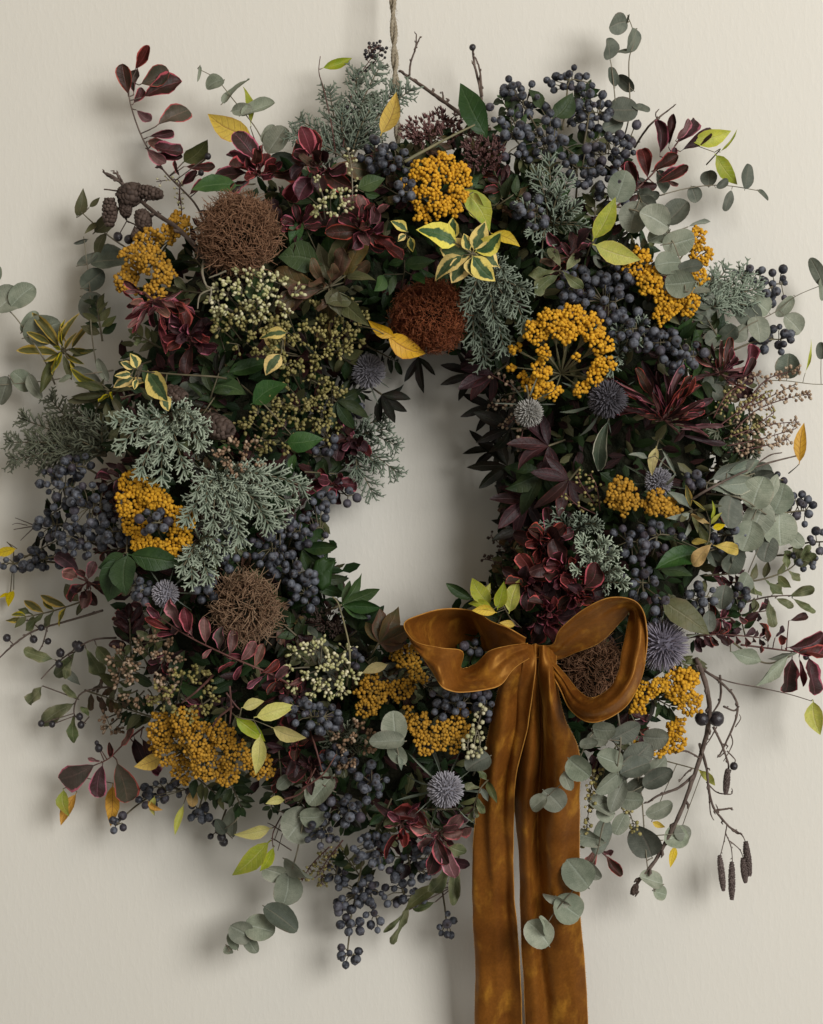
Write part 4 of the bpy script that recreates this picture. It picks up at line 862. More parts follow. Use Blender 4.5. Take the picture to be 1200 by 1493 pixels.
discs('eucalyptus_sprig', '', [(355, 1170), (345, 1195), (325, 1210)], [(350, 1143, 34, .7), (340, 1200, 40, .6), (322, 1205, 24, .6, 'eucad')], .006, 'euca', 'small eucalyptus sprig hanging beneath the wide mustard yarrow')
discs('eucalyptus_sprig', '', [(575, 1050), (576, 1075), (582, 1105)], [(575, 1062, 46, .9), (566, 1080, 48, .55), (580, 1100, 36, .7), (584, 1110, 18, 1, 'sage')], .034, 'euca', 'folded pale eucalyptus leaf hanging beside the mustard yarrow', lm='the folded eucalyptus leaf')
discs('eucalyptus_sprig', '', [(690, 1130), (698, 1112)], [(698, 1112, 38, .9)], .012, 'eucad', 'single dark eucalyptus leaf touching the ribbon tail')
discs('eucalyptus_sprig', '', [(890, 1040), (860, 1075), (845, 1105), (825, 1135), (800, 1160)], [(880, 1063, 32, .85), (843, 1119, 38), (826, 1138, 26, .7), (806, 1166, 38, .9), (786, 1170, 28, .8), (858, 1085, 26, .6)], .040, 'euca', 'pale eucalyptus sprig falling across the ribbon tails', lm='the ribbon crossing eucalyptus', sr=1.2)
discs('eucalyptus_sprig', '', [(905, 1150), (880, 1200), (868, 1250), (838, 1295), (805, 1335), (788, 1370)], [(900, 1160, 44, .6), (878, 1175, 40, .6), (884, 1183, 26), (876, 1220, 54, .6, 'eucad'), (862, 1222, 40, .5), (845, 1275, 46), (862, 1268, 34, .6), (812, 1312, 40, .5), (828, 1322, 44), (786, 1362, 44), (792, 1350, 26, .5)], .050, 'euca', 'eucalyptus trail of paired leaves hanging lowest over the ribbon tail', lm='the eucalyptus trail', sr=1.2)
discs('eucalyptus_sprig', '', [(920, 1060), (925, 1110), (935, 1160), (940, 1220), (945, 1270), (955, 1300)], [(930, 1105, 48, .8, 'eucad'), (955, 1118, 40, .7), (925, 1150, 40, .7), (940, 1228, 46, 1, 'eucad'), (960, 1180, 40, .6), (985, 1222, 34), (995, 1215, 24), (950, 1283, 34, .75), (962, 1302, 20), (955, 1075, 36, .9), (920, 1070, 34, .8)], .016, 'euca', 'bushy eucalyptus sprig beside the bare alder branch', lm='the bushy eucalyptus', rollr=35)
spray('eucalyptus_sprig', '', 'eucalyptus', 'eucal', [(1060, 930), (1110, 965), (1140, 962), (1165, 950)], [(1065, 950, 1112, 965, 1.4), (1150, 955, 1105, 1000, .9), (1165, 950, 1120, 962, .7)], .010, label='twisted grey leaf with curled tips beside the maroon outer sprig')
discs('eucalyptus_sprig', '', [(900, 1035), (905, 1080), (900, 1130), (910, 1190)], [(872, 1078, 30, .8), (912, 1068, 44, .8, 'eucad'), (890, 1108, 38, .8), (925, 1120, 44, .7, 'eucad'), (888, 1140, 44, .7), (918, 1165, 36, .8), (905, 1200, 34, .8), (958, 1135, 46, .6, 'eucad')], .028, 'euca', 'leafy eucalyptus sprig between the bushy eucalyptus and the ribbon', rollr=40)
discs('eucalyptus_sprig', '', [(1000, 870), (1040, 880), (1060, 860)], [(1010, 895, 30, .8, 'eucad'), (1055, 870, 34, .8, 'eucad'), (1035, 905, 30, .7, 'eucad')], .004, 'eucad', 'dull eucalyptus leaves tucked under the olive leaf')

# ------------------------------------------------------------------ burgundy sprigs
spray('burgundy_sprig', '', 'leafy sprig', 'burg', [(300, 330), (283, 295), (240, 250), (212, 210), (194, 165), (188, 130), (200, 100)],
 [(196, 103, 218, 66, .9, 'burgred'), (187, 140, 180, 93, 1.1), (195, 138, 197, 98, 1.0, 'burggrey'), (203, 124, 246, 102, 1.4, 'burggrey'), (206, 142, 264, 117, 1.0), (194, 152, 208, 128, 1), (198, 160, 221, 176, 1.1, 'burgpale'), (228, 184, 272, 151, 1.25, 'burggrey'), (215, 200, 256, 190, .7), (214, 206, 240, 208, 1.2, 'burgpale'), (220, 212, 262, 217, 1.1), (225, 222, 262, 230, .7), (212, 216, 242, 238, .9, 'burgpale'), (266, 238, 303, 203, 1.35, 'olive'), (268, 243, 314, 243, .7), (262, 258, 254, 234, .8), (264, 270, 286, 250, .9), (275, 285, 300, 262, .8), (240, 250, 225, 238, .7)], .008,
 label='tall burgundy sprig with pink edged leaves curving up beyond the alder cones', lm='the tall burgundy sprig', smat='twig', berries=[(303, 228, 10), (293, 252, 9), (321, 250, 9)])
rosette('burgundy_rosette', 'pink edged burgundy leaf rosette', 'leaf rosette', ['burg', 'burgred', 'burg'], 376, 255, 54, 18, .022, 100, 230, 1.05, p0=5, p1=60)
rosette('burgundy_rosette', 'crimson and bronze leaf rosette', 'leaf rosette', ['burg', 'burgred', 'bronze', 'burgdark'], 462, 245, 58, 18, .018, 90, 360, 1.2, p0=5, p1=70)
rosette('burgundy_rosette', 'large burgundy leaf rosette', 'leaf rosette', ['burg', 'burgpale', 'burgred', 'burg'], 532, 335, 60, 21, .022, 90, 360, 1.15, p0=0, p1=65)
rosette('bronze_rosette', 'bronze green leaf rosette', 'leaf rosette', ['bronze', 'olive', 'bronze'], 480, 418, 80, 18, .014, 90, 360, 1.1, smat='stem', p0=5, p1=55)
rosette('burgundy_rosette', 'dark burgundy leaf rosette', 'leaf rosette', ['burg', 'burgdark', 'burgred'], 435, 330, 45, 12, .004, 90, 360, 1.1)
spray('burgundy_sprig', '', 'leafy sprig', 'burg', [(900, 300), (945, 260), (975, 225), (990, 205)],
 [(962, 228, 962, 174, .7), (975, 215, 981, 166, .5, 'burgdark'), (984, 212, 1018, 168, .8), (985, 205, 1005, 175, .9, 'burgpale'), (992, 221, 1038, 188, .65, 'burgdark'), (975, 240, 985, 215, .8), (962, 255, 1003, 243, .9), (950, 250, 988, 225, .9), (945, 262, 935, 215, .9, 'burgred'), (935, 265, 905, 240, 1, 'burgred'), (955, 268, 1004, 242, .6), (930, 275, 900, 250, .8, 'burgred'), (925, 285, 915, 235, .8), (970, 262, 990, 270, .6, 'burgpale')], .014,
 label='dark burgundy sprig fanned beside the yellow leaf pair', lm='the fanned burgundy sprig', smat='stemr')
rosette('burgundy_rosette', 'hanging crimson leaf cluster', 'leaf rosette', ['burgred', 'burgpstrap', 'burgstrap', 'burgpale', 'burg'], 224, 438, 60, 32, .026, 265, 240, .55, p0=-5, p1=50, label='drooping crimson and pink leaf cluster below the ragged yarrow')
rosette('burgundy_rosette', 'crimson leaf cluster', 'leaf rosette', ['burgred', 'burgdark', 'burgdark'], 276, 492, 46, 24, .010, 270, 360, 1.05, label='dark crimson leaf cluster beside the gold edged twig')
rosette('burgundy_rosette', 'deep red inner leaf cluster', 'leaf rosette', ['burgred', 'burgdark'], 512, 640, 40, 15, .012, 0, 360, 1.3, label='deep red leaf cluster on the inner rim below the thistle')
rosette('burgundy_rosette', 'deep red inner leaf cluster', 'leaf rosette', ['burgred', 'burgdark'], 486, 706, 34, 12, .008, 0, 360, 1.3, label='small deep red leaf cluster above the inner rim berries')
rosette('burgundy_rosette', '', 'leaf rosette', ['burgpstrap', 'burgstrap', 'burgdstrap', 'burg'], 968, 612, 76, 40, .016, 80, 190, .45, layers=4, p0=-15, p1=55, label='rose pink strap leaf cluster beside the charcoal thistle', lm='the rose pink leaf cluster', jit=.35)
rosette('burgundy_rosette', 'dusky pink leaf tuft', 'leaf rosette', ['burgpstrap', 'burgdstrap', 'burg'], 1050, 545, 48, 26, .006, 90, 230, .55, p0=0, p1=45)
spray('burgundy_sprig', '', 'leafy sprig', 'burg', [(1060, 590), (1075, 560), (1090, 530)], [(1085, 550, 1095, 502, .8, 'burgred'), (1080, 555, 1102, 520, .7), (1070, 565, 1060, 530, .8)], .004, label='burgundy sprig tip standing beside the dark round eucalyptus leaf', smat='stemr')
for (x, y, R_, n, lab) in ((795, 790, 46, 18, 'ruffled burgundy rosette at the top of the mass above the bow'), (820, 835, 50, 20, 'ruffled burgundy rosette resting against the frosted juniper above the bow'), (775, 850, 42, 16, 'ruffled burgundy rosette behind the yellow green leaves'), (845, 868, 44, 16, 'ruffled burgundy rosette against the open ribbon loop'), (800, 895, 44, 16, 'ruffled burgundy rosette right above the ribbon knot')):
    rosette('burgundy_rosette', '', 'leaf rosette', ['burg', 'burgdark', 'burgred', 'burg'], x, y, R_ * .86, n + 14, .014, 90, 360, 1.25, label=lab, lm='the ruffled burgundy mass' if x == 820 else None, group='ruffled burgundy rosettes above the bow', layers=4, p0=18, p1=84)
spray('burgundy_sprig', '', 'leafy sprig', 'burgpale', [(440, 1010), (400, 985), (330, 955), (270, 925), (220, 890)],
 [(222, 893, 212, 880, 1), (235, 905, 215, 885, .8, 'burgred'), (250, 918, 212, 905, .6, 'burgred'), (255, 925, 228, 925, .6, 'burgred'), (265, 920, 245, 875, .8), (275, 925, 268, 888, .9, 'burgred'), (282, 930, 262, 895, .7, 'burgpale'), (300, 940, 300, 902, .9, 'burgpale'), (310, 945, 295, 960, .7), (320, 950, 322, 915, .9, 'burggrey'), (335, 958, 340, 918, .8), (350, 965, 372, 935, 1.1, 'burgpale'), (355, 968, 340, 990, .7, 'burgred'), (370, 975, 385, 940, .8), (380, 982, 410, 965, .8, 'burgred'), (385, 985, 360, 1003, .7, 'burgred'), (400, 990, 420, 975, .9, 'burgpale'), (345, 965, 320, 978, .6, 'burgred'), (405, 992, 390, 1012, .8, 'burg'), (325, 955, 352, 960, .7, 'burgred'), (420, 1000, 440, 990, .8)], .032,
 label='bright pink edged spray sweeping below the straw brown pincushion', lm='the pink edged spray', smat='stemr')
spray('burgundy_sprig', '', 'leafy sprig', 'burg', [(210, 1060), (185, 1080), (160, 1105), (140, 1115)],
 [(142, 1114, 83, 1138, 1.2, 'burggrey'), (150, 1112, 142, 1163, 1.1), (170, 1108, 186, 1172, 1.25, 'burggrey'), (195, 1072, 210, 1120, .9, 'burgdark'), (205, 1075, 235, 1112, .8, 'burgdark'), (160, 1105, 160, 1085, .7), (148, 1110, 128, 1106, .6, 'burgpale'), (175, 1090, 190, 1062, .7, 'burgpale'), (215, 1108, 235, 1128, 1, 'burgred')], .010,
 label='low burgundy sprig with broad pink edged leaves over amber leaves', lm='the low burgundy sprig', smat='stemr', berries=[(144, 1091, 12), (141, 1083, 7)])
rosette('burgundy_rosette', '', 'leaf rosette', ['burg', 'burgdark', 'burgpale'], 128, 848, 46, 12, .012, 270, 360, 1.2, label='burgundy leaf cluster beside the lobed green leaf')
spray('burgundy_sprig', '', 'leafy sprig', 'burg', [(1080, 940), (1120, 945), (1160, 950), (1200, 950)],
 [(1145, 945, 1205, 930, 1), (1160, 950, 1210, 955, .9, 'burgred'), (1140, 942, 1138, 925, 1.1, 'burgred'), (1155, 955, 1152, 1015, 1.1), (1165, 958, 1172, 1000, .5, 'burgred'), (1178, 955, 1195, 1010, 1.1), (1120, 940, 1112, 905, .8), (1110, 940, 1108, 952, .9), (1130, 930, 1142, 912, .8, 'burgdark'), (1150, 905, 1180, 898, .8, 'burgdark')], .006,
 label='maroon outer sprig with red edges beside the twisted grey leaf', lm='the maroon outer sprig', smat='stemr', berries=[(1175, 958, 9)])
sprig('burgundy_sprig', '', 'leafy sprig', ['burgdark', 'burgdark', 'burg'], [(1000, 930), (1050, 925), (1110, 930)], 9, 24, 55, .002, label='dense fine maroon sprig behind the olive leaf', smat='stemr')
sprig('burgundy_sprig', '', 'leafy sprig', ['burgdark', 'burg'], [(1010, 910), (1060, 900), (1120, 890)], 8, 26, 55, -.004, label='fine maroon sprig running out to the mottled olive leaves', smat='stemr')
rosette('burgundy_rosette', '', 'leaf rosette', ['burg', 'burgred', 'burgpale'], 640, 1215, 55, 15, .010, 300, 300, 1.0, label='wine red leaf cluster below the thistle by the ribbon', p1=45)
rosette('burgundy_rosette', '', 'leaf rosette', ['burgstrap', 'burgred', 'burgdstrap'], 585, 1200, 46, 14, .008, 270, 300, .9, label='small crimson leaf cluster above the dangling berries', p1=45)
for (x, y, R_, lab) in ((430, 1085, 50, 'maroon ruffled leaf cluster beside the pale yellow leaves'), (455, 1120, 40, 'small maroon ruffled leaf cluster above the grey eucalyptus leaves'), (420, 1010, 42, 'maroon leaf cluster at the end of the pink edged spray')):
    rosette('burgundy_rosette', '', 'leaf rosette', ['burgdark', 'burg', 'burgdstrap'], x, y, R_, 16, .012, 270, 360, 1.1, label=lab)
spray('burgundy_sprig', '', 'leafy sprig', 'burg', [(850, 1215), (875, 1240), (890, 1255)], [(882, 1245, 906, 1278, .9), (878, 1242, 895, 1240, 1, 'burgpale'), (870, 1235, 858, 1262, 1.2, 'burgpale')], .020, label='burgundy leaf with pink rim peeping out beside the eucalyptus trail', smat='stemr')
rosette('burgundy_rosette', 'dark wine leaf tuft', 'leaf rosette', ['burg', 'burgdark', 'bronze'], 830, 375, 44, 12, .008)

# ------------------------------------------------------------------ yellow, lime and variegated leaves
YC = 'autumn leaves'
def leaves(look, kind, stem, L, dh=.03, label=None, lm=None, smat='stem', cat='leaves', name='autumn_leaves', sr=1.2, rollr=18):
    return spray(name, look, cat, kind, stem, L, dh, sr, smat, label, None, lm, rollr)
leaves('', 'orange', [(385, 235), (372, 205), (365, 185)], [(370, 202, 302, 164, 1.35, 'yellow'), (366, 184, 357, 116, .45, 'ygreen')], .016, 'broad amber leaf with a thin lime leaf beside the curling eucalyptus', 'the broad amber leaf')
leaves('', 'yellow', [(560, 215), (556, 200)], [(555, 198, 578, 134, 1.05)], .018, 'single bright yellow leaf standing against the hanging cord', 'the bright yellow leaf')
leaves('', 'ygreen', [(490, 230), (483, 180), (472, 130), (465, 105), (467, 82)], [(469, 100, 514, 84, .8, 'lime')], .006, 'thin red brown twig with one lime leaf above the juniper', smat='stemr')
leaves('', 'ygreen', [(1030, 240), (1050, 218), (1042, 222)], [(1006, 208, 1067, 190, 1.05), (1050, 222, 1078, 187, .3, 'lime'), (1042, 224, 1080, 266, 1.15, 'lime')], .012, 'yellow and lime leaves at the tip beside the fanned burgundy sprig', 'the yellow and lime leaves')
leaves('', 'ygreen', [(855, 375), (862, 355)], [(864, 352, 897, 287, 1.05), (864, 356, 935, 378, 1.2)], .040, 'pair of yellow green leaves against the orange yarrow', 'the yellow green leaf pair')
leaves('', 'lime', [(660, 275), (675, 300)], [(674, 272, 716, 336, 1.25), (716, 340, 757, 357, 1.2, 'yellow'), (690, 280, 705, 300, .8)], .034, 'ragged lime yellow leaf running down behind the variegated rosette', 'the ragged lime leaf')
leaves('', 'orange', [(520, 475), (545, 480), (565, 490)], [(576, 492, 539, 468, 1.2), (562, 488, 624, 514, 1.3)], .045, 'amber leaf pair with dark veins against the rust red pincushion', 'the dark veined amber pair')
leaves('', 'orange', [(1150, 690), (1162, 680)], [(1165, 677, 1174, 616, .9)], .006, 'single orange leaf at the end of a bare stem', 'the orange leaf', rollr=8)
leaves('', 'paleyel', [(330, 1030), (345, 1045), (370, 1050)], [(352, 1032, 386, 1024, 1.4), (370, 1046, 433, 1032, 1), (395, 1060, 447, 1076, .95), (342, 1044, 386, 1085, .9, 'lime'), (380, 1070, 370, 1130, 1.05)], .045, 'pale yellow leaves lying over the wide mustard yarrow', 'the pale yellow leaves', rollr=12)
leaves('', 'yellow', [(250, 1100), (235, 1108)], [(238, 1103, 196, 1116, 1.5)], .020, 'small yellow leaf at the edge of the wide mustard yarrow')
leaves('', 'orange', [(120, 1120), (105, 1145)], [(92, 1150, 98, 1188, 1.3, 'lime'), (112, 1155, 88, 1204, .8), (165, 1142, 158, 1206, .95)], -.002, 'amber leaves hanging beneath the low burgundy sprig', rollr=10)
leaves('', 'ygreen', [(290, 1130), (275, 1150)], [(268, 1172, 255, 1218, .6), (225, 1160, 225, 1190, 1), (285, 1145, 280, 1176, 1.3, 'tan'), (305, 1140, 335, 1158, .8), (215, 1168, 235, 1180, 1, 'orange')], .000, 'small yellow leaves dangling beneath the wide mustard yarrow among berries', rollr=10)
leaves('', 'paleyel', [(410, 1190), (398, 1215), (398, 1235)], [(397, 1207, 343, 1217, 1.0), (395, 1225, 334, 1279, 1.0, 'lime'), (400, 1234, 378, 1274, .9, 'ygreen')], .018, 'lime and pale yellow leaves above the trailing eucalyptus', 'the lime leaf trio', smat='stemr', rollr=10)
leaves('', 'paleyel', [(430, 1160), (416, 1170)], [(416, 1166, 387, 1172, 1.1)], .026, 'small pale leaf tip on a pink stalk beside the grey eucalyptus leaves', smat='stemr')
leaves('', 'paleyel', [(520, 950), (540, 970)], [(567, 968, 528, 982, 1.0)], .030, 'pale leaf with a hole beside the loose mustard yarrow')
leaves('', 'yellow', [(20, 800), (10, 790)], [(25, 800, -12, 806, 1), (20, 860, 12, 885, 1), (15, 865, -2, 872, .8)], -.002, 'small yellow leaves at the outer edge beyond the left berries' .replace(' left', ''), rollr=10)
leaves('', 'ygreen', [(1020, 975, .07), (1060, 993, .06), (1110, 1003, .05), (1150, 1012, .045), (1183, 1022, .045)], [(1185, 1020, 1196, 1072, 1.3)], .0, 'bare thin stem ending in a lime yellow leaf beyond the curly twigs', smat='twig')
leaves('', 'tan', [(990, 830), (1030, 795), (1035, 760)], [(1038, 792, 1010, 825, 1.2), (1040, 795, 1082, 803, 1.1), (1034, 790, 1008, 790, .9), (1038, 770, 1058, 765, 1.3, 'yellow'), (1036, 765, 1012, 752, .6), (1037, 758, 1040, 730, .6, 'ygreen'), (1036, 765, 1052, 748, .8, 'ygreen'), (1030, 745, 1010, 730, .5, 'vargold')], .034, 'jagged tan yellow leaves beside the large pale eucalyptus', 'the jagged yellow leaves')
leaves('', 'paleyel', [(960, 640), (955, 665)], [(957, 650, 953, 692, .95), (965, 655, 985, 690, .4, 'sage'), (945, 668, 920, 662, .8, 'sage'), (985, 690, 970, 712, .5, 'sage')], .026, 'cream leaf hanging above the small grey thistle')
leaves('', 'dusk', [(885, 600), (888, 612)], [(888, 612, 868, 685, 1.1)], .020, 'long dark leaf with white rim hanging from the charcoal thistle')
leaves('', 'lime', [(935, 1100), (1010, 1120), (1025, 1125)], [(1018, 1122, 1045, 1148, .9, 'ygreen'), (950, 1198, 970, 1206, 1.2, 'yellow'), (985, 1232, 978, 1265, .9, 'yellow')], -.002, 'small yellow leaves caught along the bare alder branch')
leaves('', 'ygreen', [(745, 905), (735, 885), (725, 870)], [(715, 885, 690, 840, 1.5), (720, 888, 680, 878, .9), (725, 890, 735, 848, 1.1), (742, 895, 757, 845, 1.2), (725, 893, 688, 890, 1.1, 'yellow'), (752, 912, 728, 908, 1.1, 'yellow'), (760, 915, 742, 905, .8, 'burgpale'), (700, 880, 715, 850, 1.0, 'lime')], .040, 'yellow green leaves rising above the crumpled ribbon loop', 'the yellow green leaves')
spray('variegated_rosette', '', 'leaf rosette', 'varieg', [(700, 400), (688, 370)],
 [(668, 356, 610, 334, 1.15), (658, 350, 660, 317, 1.3), (690, 368, 640, 362, 1.5), (690, 366, 708, 322, 1.15), (692, 368, 732, 338, 1.15), (694, 370, 732, 390, 1.25), (688, 372, 722, 410, 1.2), (686, 374, 658, 413, 1.25), (676, 372, 632, 408, 1.0), (688, 374, 690, 404, 1.3), (684, 366, 676, 340, 1.3)], .058, label='variegated yellow and green rosette above the rust red pincushion', lm='the variegated rosette', rollr=14)
spray('variegated_rosette', '', 'leaf rosette', 'varieg', [(600, 360), (590, 340)], [(595, 338, 570, 322, 1), (592, 342, 580, 352, 1.1), (598, 345, 602, 368, 1)], .034, label='small dull variegated leaves under the yarrow below the sedum')
spray('variegated_twig', '', 'leafy twig', 'varieg', [(330, 552), (310, 549), (260, 546), (215, 542), (195, 538)], [(200, 538, 190, 514, 1.3), (195, 538, 176, 528, 1), (192, 545, 168, 548, .9), (196, 550, 165, 565, .9), (200, 552, 196, 568, 1.1), (215, 540, 246, 586, 1.15), (238, 575, 246, 600, 1.3)], .040, label='gold edged twig with one large variegated leaf below the crimson cluster', lm='the gold edged twig')
spray('variegated_rosette', '', 'leaf rosette', 'varieg', [(420, 505), (408, 490)], [(415, 512, 380, 478, 1.2), (410, 515, 388, 548, 1.2), (420, 485, 376, 492, .9)], .034, label='broad cream edged variegated leaf among the olive buds')
rosette('variegated_whorl', '', 'leaf whorl', ['vargold', 'vargold', 'oliven'], 92, 512, 62, 21, .010, 200, 360, .75, smat='stem', label='gold edged narrow leaf whorl beneath the outward eucalyptus sprig', p1=45)
rosette('variegated_whorl', '', 'leaf whorl', ['vargold', 'oliven'], 160, 570, 60, 12, .000, 250, 300, .85, smat='stem', label='gold edged leaf whorl tucked beside the olive juniper', p1=45)
rosette('variegated_whorl', '', 'leaf whorl', ['vargold', 'oliven', 'sage'], 1010, 745, 56, 14, .016, 160, 360, .8, smat='stem', label='gold edged narrow leaves beside the jagged tan leaves', p1=45)

# ------------------------------------------------------------------ green leaves
def gl(label, kind, L, stem=None, dh=.02, lm=None, cat='leaf', name='green_leaf'):
    s_ = stem or [(L[0][0] + (L[0][0] - L[0][2]) * .3, L[0][1] + (L[0][1] - L[0][3]) * .3), (L[0][0], L[0][1])]
    return spray(name, '', cat, kind, s_, L, dh, 1.4, 'stem', label, None, lm, 15)
gl('dark oval green leaf lying over the largest brown pincushion', 'green', [(350, 270, 278, 276, 1.05)], dh=.034, lm='the dark oval leaf')
gl('pointed green leaf standing beside the upright budded twig', 'greenn', [(712, 205, 668, 122, 1.25)], dh=.012, lm='the pointed green leaf')
gl('large dark green leaves below the crimson rosettes', 'green', [(470, 385, 405, 375, 1.6), (480, 340, 470, 395, 1.0), (440, 320, 425, 360, 1.1)], dh=.012)
gl('olive oval leaf beside the bronze green rosette', 'olive', [(515, 440, 475, 442, 1.4)], dh=.030)
gl('glossy green leaves poking out between the olive buds', 'green', [(330, 545, 395, 520, .9), (365, 590, 420, 560, 1.1), (300, 560, 360, 575, 1.0), (415, 645, 468, 640, 1.3), (430, 660, 425, 690, 1), (330, 520, 345, 480, 1)], [(350, 560), (385, 590), (430, 640)], .018, cat='leaves', name='green_leaves')
gl('glossy green leaves above the cream buds', 'green', [(365, 440, 370, 395, 1.2), (375, 440, 400, 405, 1.0), (360, 445, 335, 420, 1)], dh=.020, cat='leaves', name='green_leaves')
gl('small green leaves beneath the large burgundy rosette', 'green', [(590, 385, 630, 378, 1.2), (575, 400, 568, 430, 1), (590, 380, 565, 385, 1.2), (600, 400, 620, 415, 1), (560, 400, 545, 425, 1.2)], [(585, 420), (590, 395)], .020, cat='leaves', name='green_leaves')
gl('green leaves beside the hanging cord above the burgundy rosette', 'green', [(520, 275, 560, 258, 1.4), (510, 265, 495, 285, 1), (530, 280, 555, 285, 1)], dh=.016, cat='leaves', name='green_leaves')
gl('green leaf standing between the top berries', 'green', [(805, 175, 835, 135, 1.5), (790, 160, 770, 130, 1.3)], dh=.010, cat='leaves', name='green_leaves')
gl('dark green blade beside the jagged yellow leaves', 'green', [(1030, 805, 955, 830, 1.0), (985, 790, 940, 745, 1.1), (960, 830, 1010, 840, .9), (930, 760, 925, 720, 1)], dh=.016, cat='leaves', name='green_leaves')
gl('broad olive leaf above the spiky mauve thistle', 'olive', [(962, 872, 1035, 925, 1.2)], dh=.036, lm='the broad olive leaf')
gl('dark green leaf tip poking into the hole beside the yellow green leaves', 'greenn', [(690, 875, 650, 850, 1.0)], dh=.012)
gl('green leaves below the straw pincushion buds', 'deep', [(245, 985, 270, 950, 1), (260, 1000, 300, 1010, 1.1), (225, 1000, 190, 985, 1.1), (240, 1010, 250, 1040, 1)], dh=.012, cat='leaves', name='green_leaves')
spray('ivy_leaf', '', 'leaf', 'ivyl', [(186, 785), (184, 808)], [(184, 806, 156, 882, 1.35), (186, 806, 184, 868, 1.5), (186, 808, 266, 823, 1.15), (182, 806, 143, 828, 1.3)], .036, 1.6, 'stem', 'lobed green ivy leaf beneath the ring shaped yarrow', None, 'the lobed ivy leaf', 14)
palm('hand_leaf', '', 'bronzeg', 552, 938, 58, [36, 52, 56, 48, 34], 120, 'bronze green lobed leaf beside the crumpled ribbon loop', None, .034, 1.5)
lobed('ivy_leaf', '', 'ivy', [(460, 818), (472, 812), (484, 818), (490, 816), (484, 832), (482, 852), (470, 862), (458, 850), (455, 834)], (471, 836), 'small lobed leaf on the inner rim below the berries', None, .016, stemto=(450, 840))
palm('hand_leaf', '', 'greenn', 498, 882, 22, [42, 56, 58, 52, 36], 95, 'hand shaped glossy green leaf reaching into the wreath hole', 'the hand shaped leaf', .022, 1.0)
palm('hand_leaf', '', 'darkn', 556, 575, -35, [44, 48, 46, 44, 36], 110, 'blackish hand shaped leaf below the inner rim thistle', None, .012, 1.3)
palm('hand_leaf', '', 'darkn', 610, 520, -85, [44, 52, 38], 60, 'thin blackish leaves dangling beneath the amber pair', None, .002, 1.2)
palm('hand_leaf', '', 'burgn', 720, 545, 215, [46, 56, 50, 40], 85, 'maroon pointed leaves on the inner rim beneath the green juniper', None, .010, 1.5)
for (x, y, a, lab) in ((745, 625, 180, 'blackish hand leaf on the inner rim beside the pale nodding thistle'), (740, 680, 195, 'blackish hand leaf on the inner rim above the hole centre'), (770, 730, 240, 'blackish hand leaf drooping above the ruffled burgundy mass'), (800, 650, 200, 'blackish hand leaf beneath the charcoal thistle'), (830, 700, 230, 'blackish hand leaf beside the olive bud stalks'), (790, 690, 260, 'blackish hand leaf deep on the inner rim')):
    palm('hand_leaf', '', rng.choice(['darkn', 'deepn', 'burgn']), x, y, a, [48, 56, 60, 54, 44, 36], 190, lab, None, .008, 1.35)
for (x, y, a) in ((690, 545, 200), (720, 590, 200), (725, 655, 185), (455, 850, 10), (440, 800, 0), (520, 920, 40), (490, 585, -20), (765, 770, 200)):
    palm('hand_leaf', 'dark pointed leaf spray', 'deepn' if x < 600 else 'darkn', x, y, a, [40, 50, 52, 46, 38], 150, None, None, .0, 1.1)

# ------------------------------------------------------------------ mottled olive sprigs
spray('mottled_sprig', '', 'leafy sprig', 'pitto', [(170, 930), (130, 935), (85, 965), (60, 990)], [(80, 962, 34, 950, 1.1), (110, 950, 75, 990, 1), (105, 960, 95, 990, .9), (125, 945, 150, 990, 1.1), (92, 970, 115, 1000, 1.1, 'sage'), (140, 940, 165, 975, 1, 'olive')], .004, label='mottled olive sprig with dark berries beside the brown pink buds', lm='the mottled olive sprig', smat='twig', berries=[(115, 943, 16), (88, 952, 13), (86, 968, 12), (110, 940, 11)])
spray('mottled_sprig', '', 'leafy sprig', 'pitto', [(170, 1000), (120, 1010), (108, 1040), (125, 1055)], [(110, 1025, 55, 1052, 1.1), (108, 1040, 106, 1082, .9), (115, 1020, 90, 1000, 1), (62, 1000, 40, 1025, 1.3), (130, 1045, 118, 1030, 1)], .002, label='mottled olive sprig hanging above the low burgundy sprig', smat='twig', berries=[(60, 1055, 10), (76, 1056, 10), (116, 1045, 11), (118, 1057, 11)])
sprig('mottled_sprig', '', 'leafy sprig', ['pitto', 'olive', 'vargold'], [(140, 870), (80, 890), (35, 900)], 6, 40, 50, .004, label='mottled olive sprig crossed by a dark twig at the outer edge')
sprig('mottled_sprig', '', 'leafy sprig', ['pitto', 'olive'], [(1060, 850), (1110, 845), (1150, 830), (1165, 815)], 6, 38, 50, .004, label='mottled olive sprig beside the large pale eucalyptus')
spray('mottled_sprig', '', 'leafy sprig', 'pitto', [(1080, 880), (1120, 870), (1160, 868)], [(1150, 870, 1188, 858, .9), (1155, 872, 1190, 895, .7), (1130, 872, 1158, 885, 1.1), (1125, 868, 1140, 850, 1), (1120, 875, 1130, 915, 1), (1100, 872, 1098, 895, 1.1, 'olive'), (1105, 868, 1085, 850, 1)], .006, label='mottled wavy leaf sprig above the maroon outer sprig', smat='twig')
spray('mottled_sprig', '', 'leafy sprig', 'pitto', [(600, 1170), (620, 1190), (655, 1250), (665, 1290)], [(610, 1175, 632, 1212, 1), (640, 1225, 680, 1245, 1.1), (650, 1250, 685, 1262, .8, 'burgdark'), (670, 1240, 662, 1320, .5), (655, 1255, 630, 1310, .9), (640, 1290, 590, 1328, .8, 'olive'), (600, 1310, 573, 1380, .4), (590, 1330, 562, 1360, .5), (600, 1180, 560, 1205, 1), (635, 1315, 600, 1325, 1)], .006, label='dry mottled leaf sprig hanging beside the ribbon tail', smat='twig')
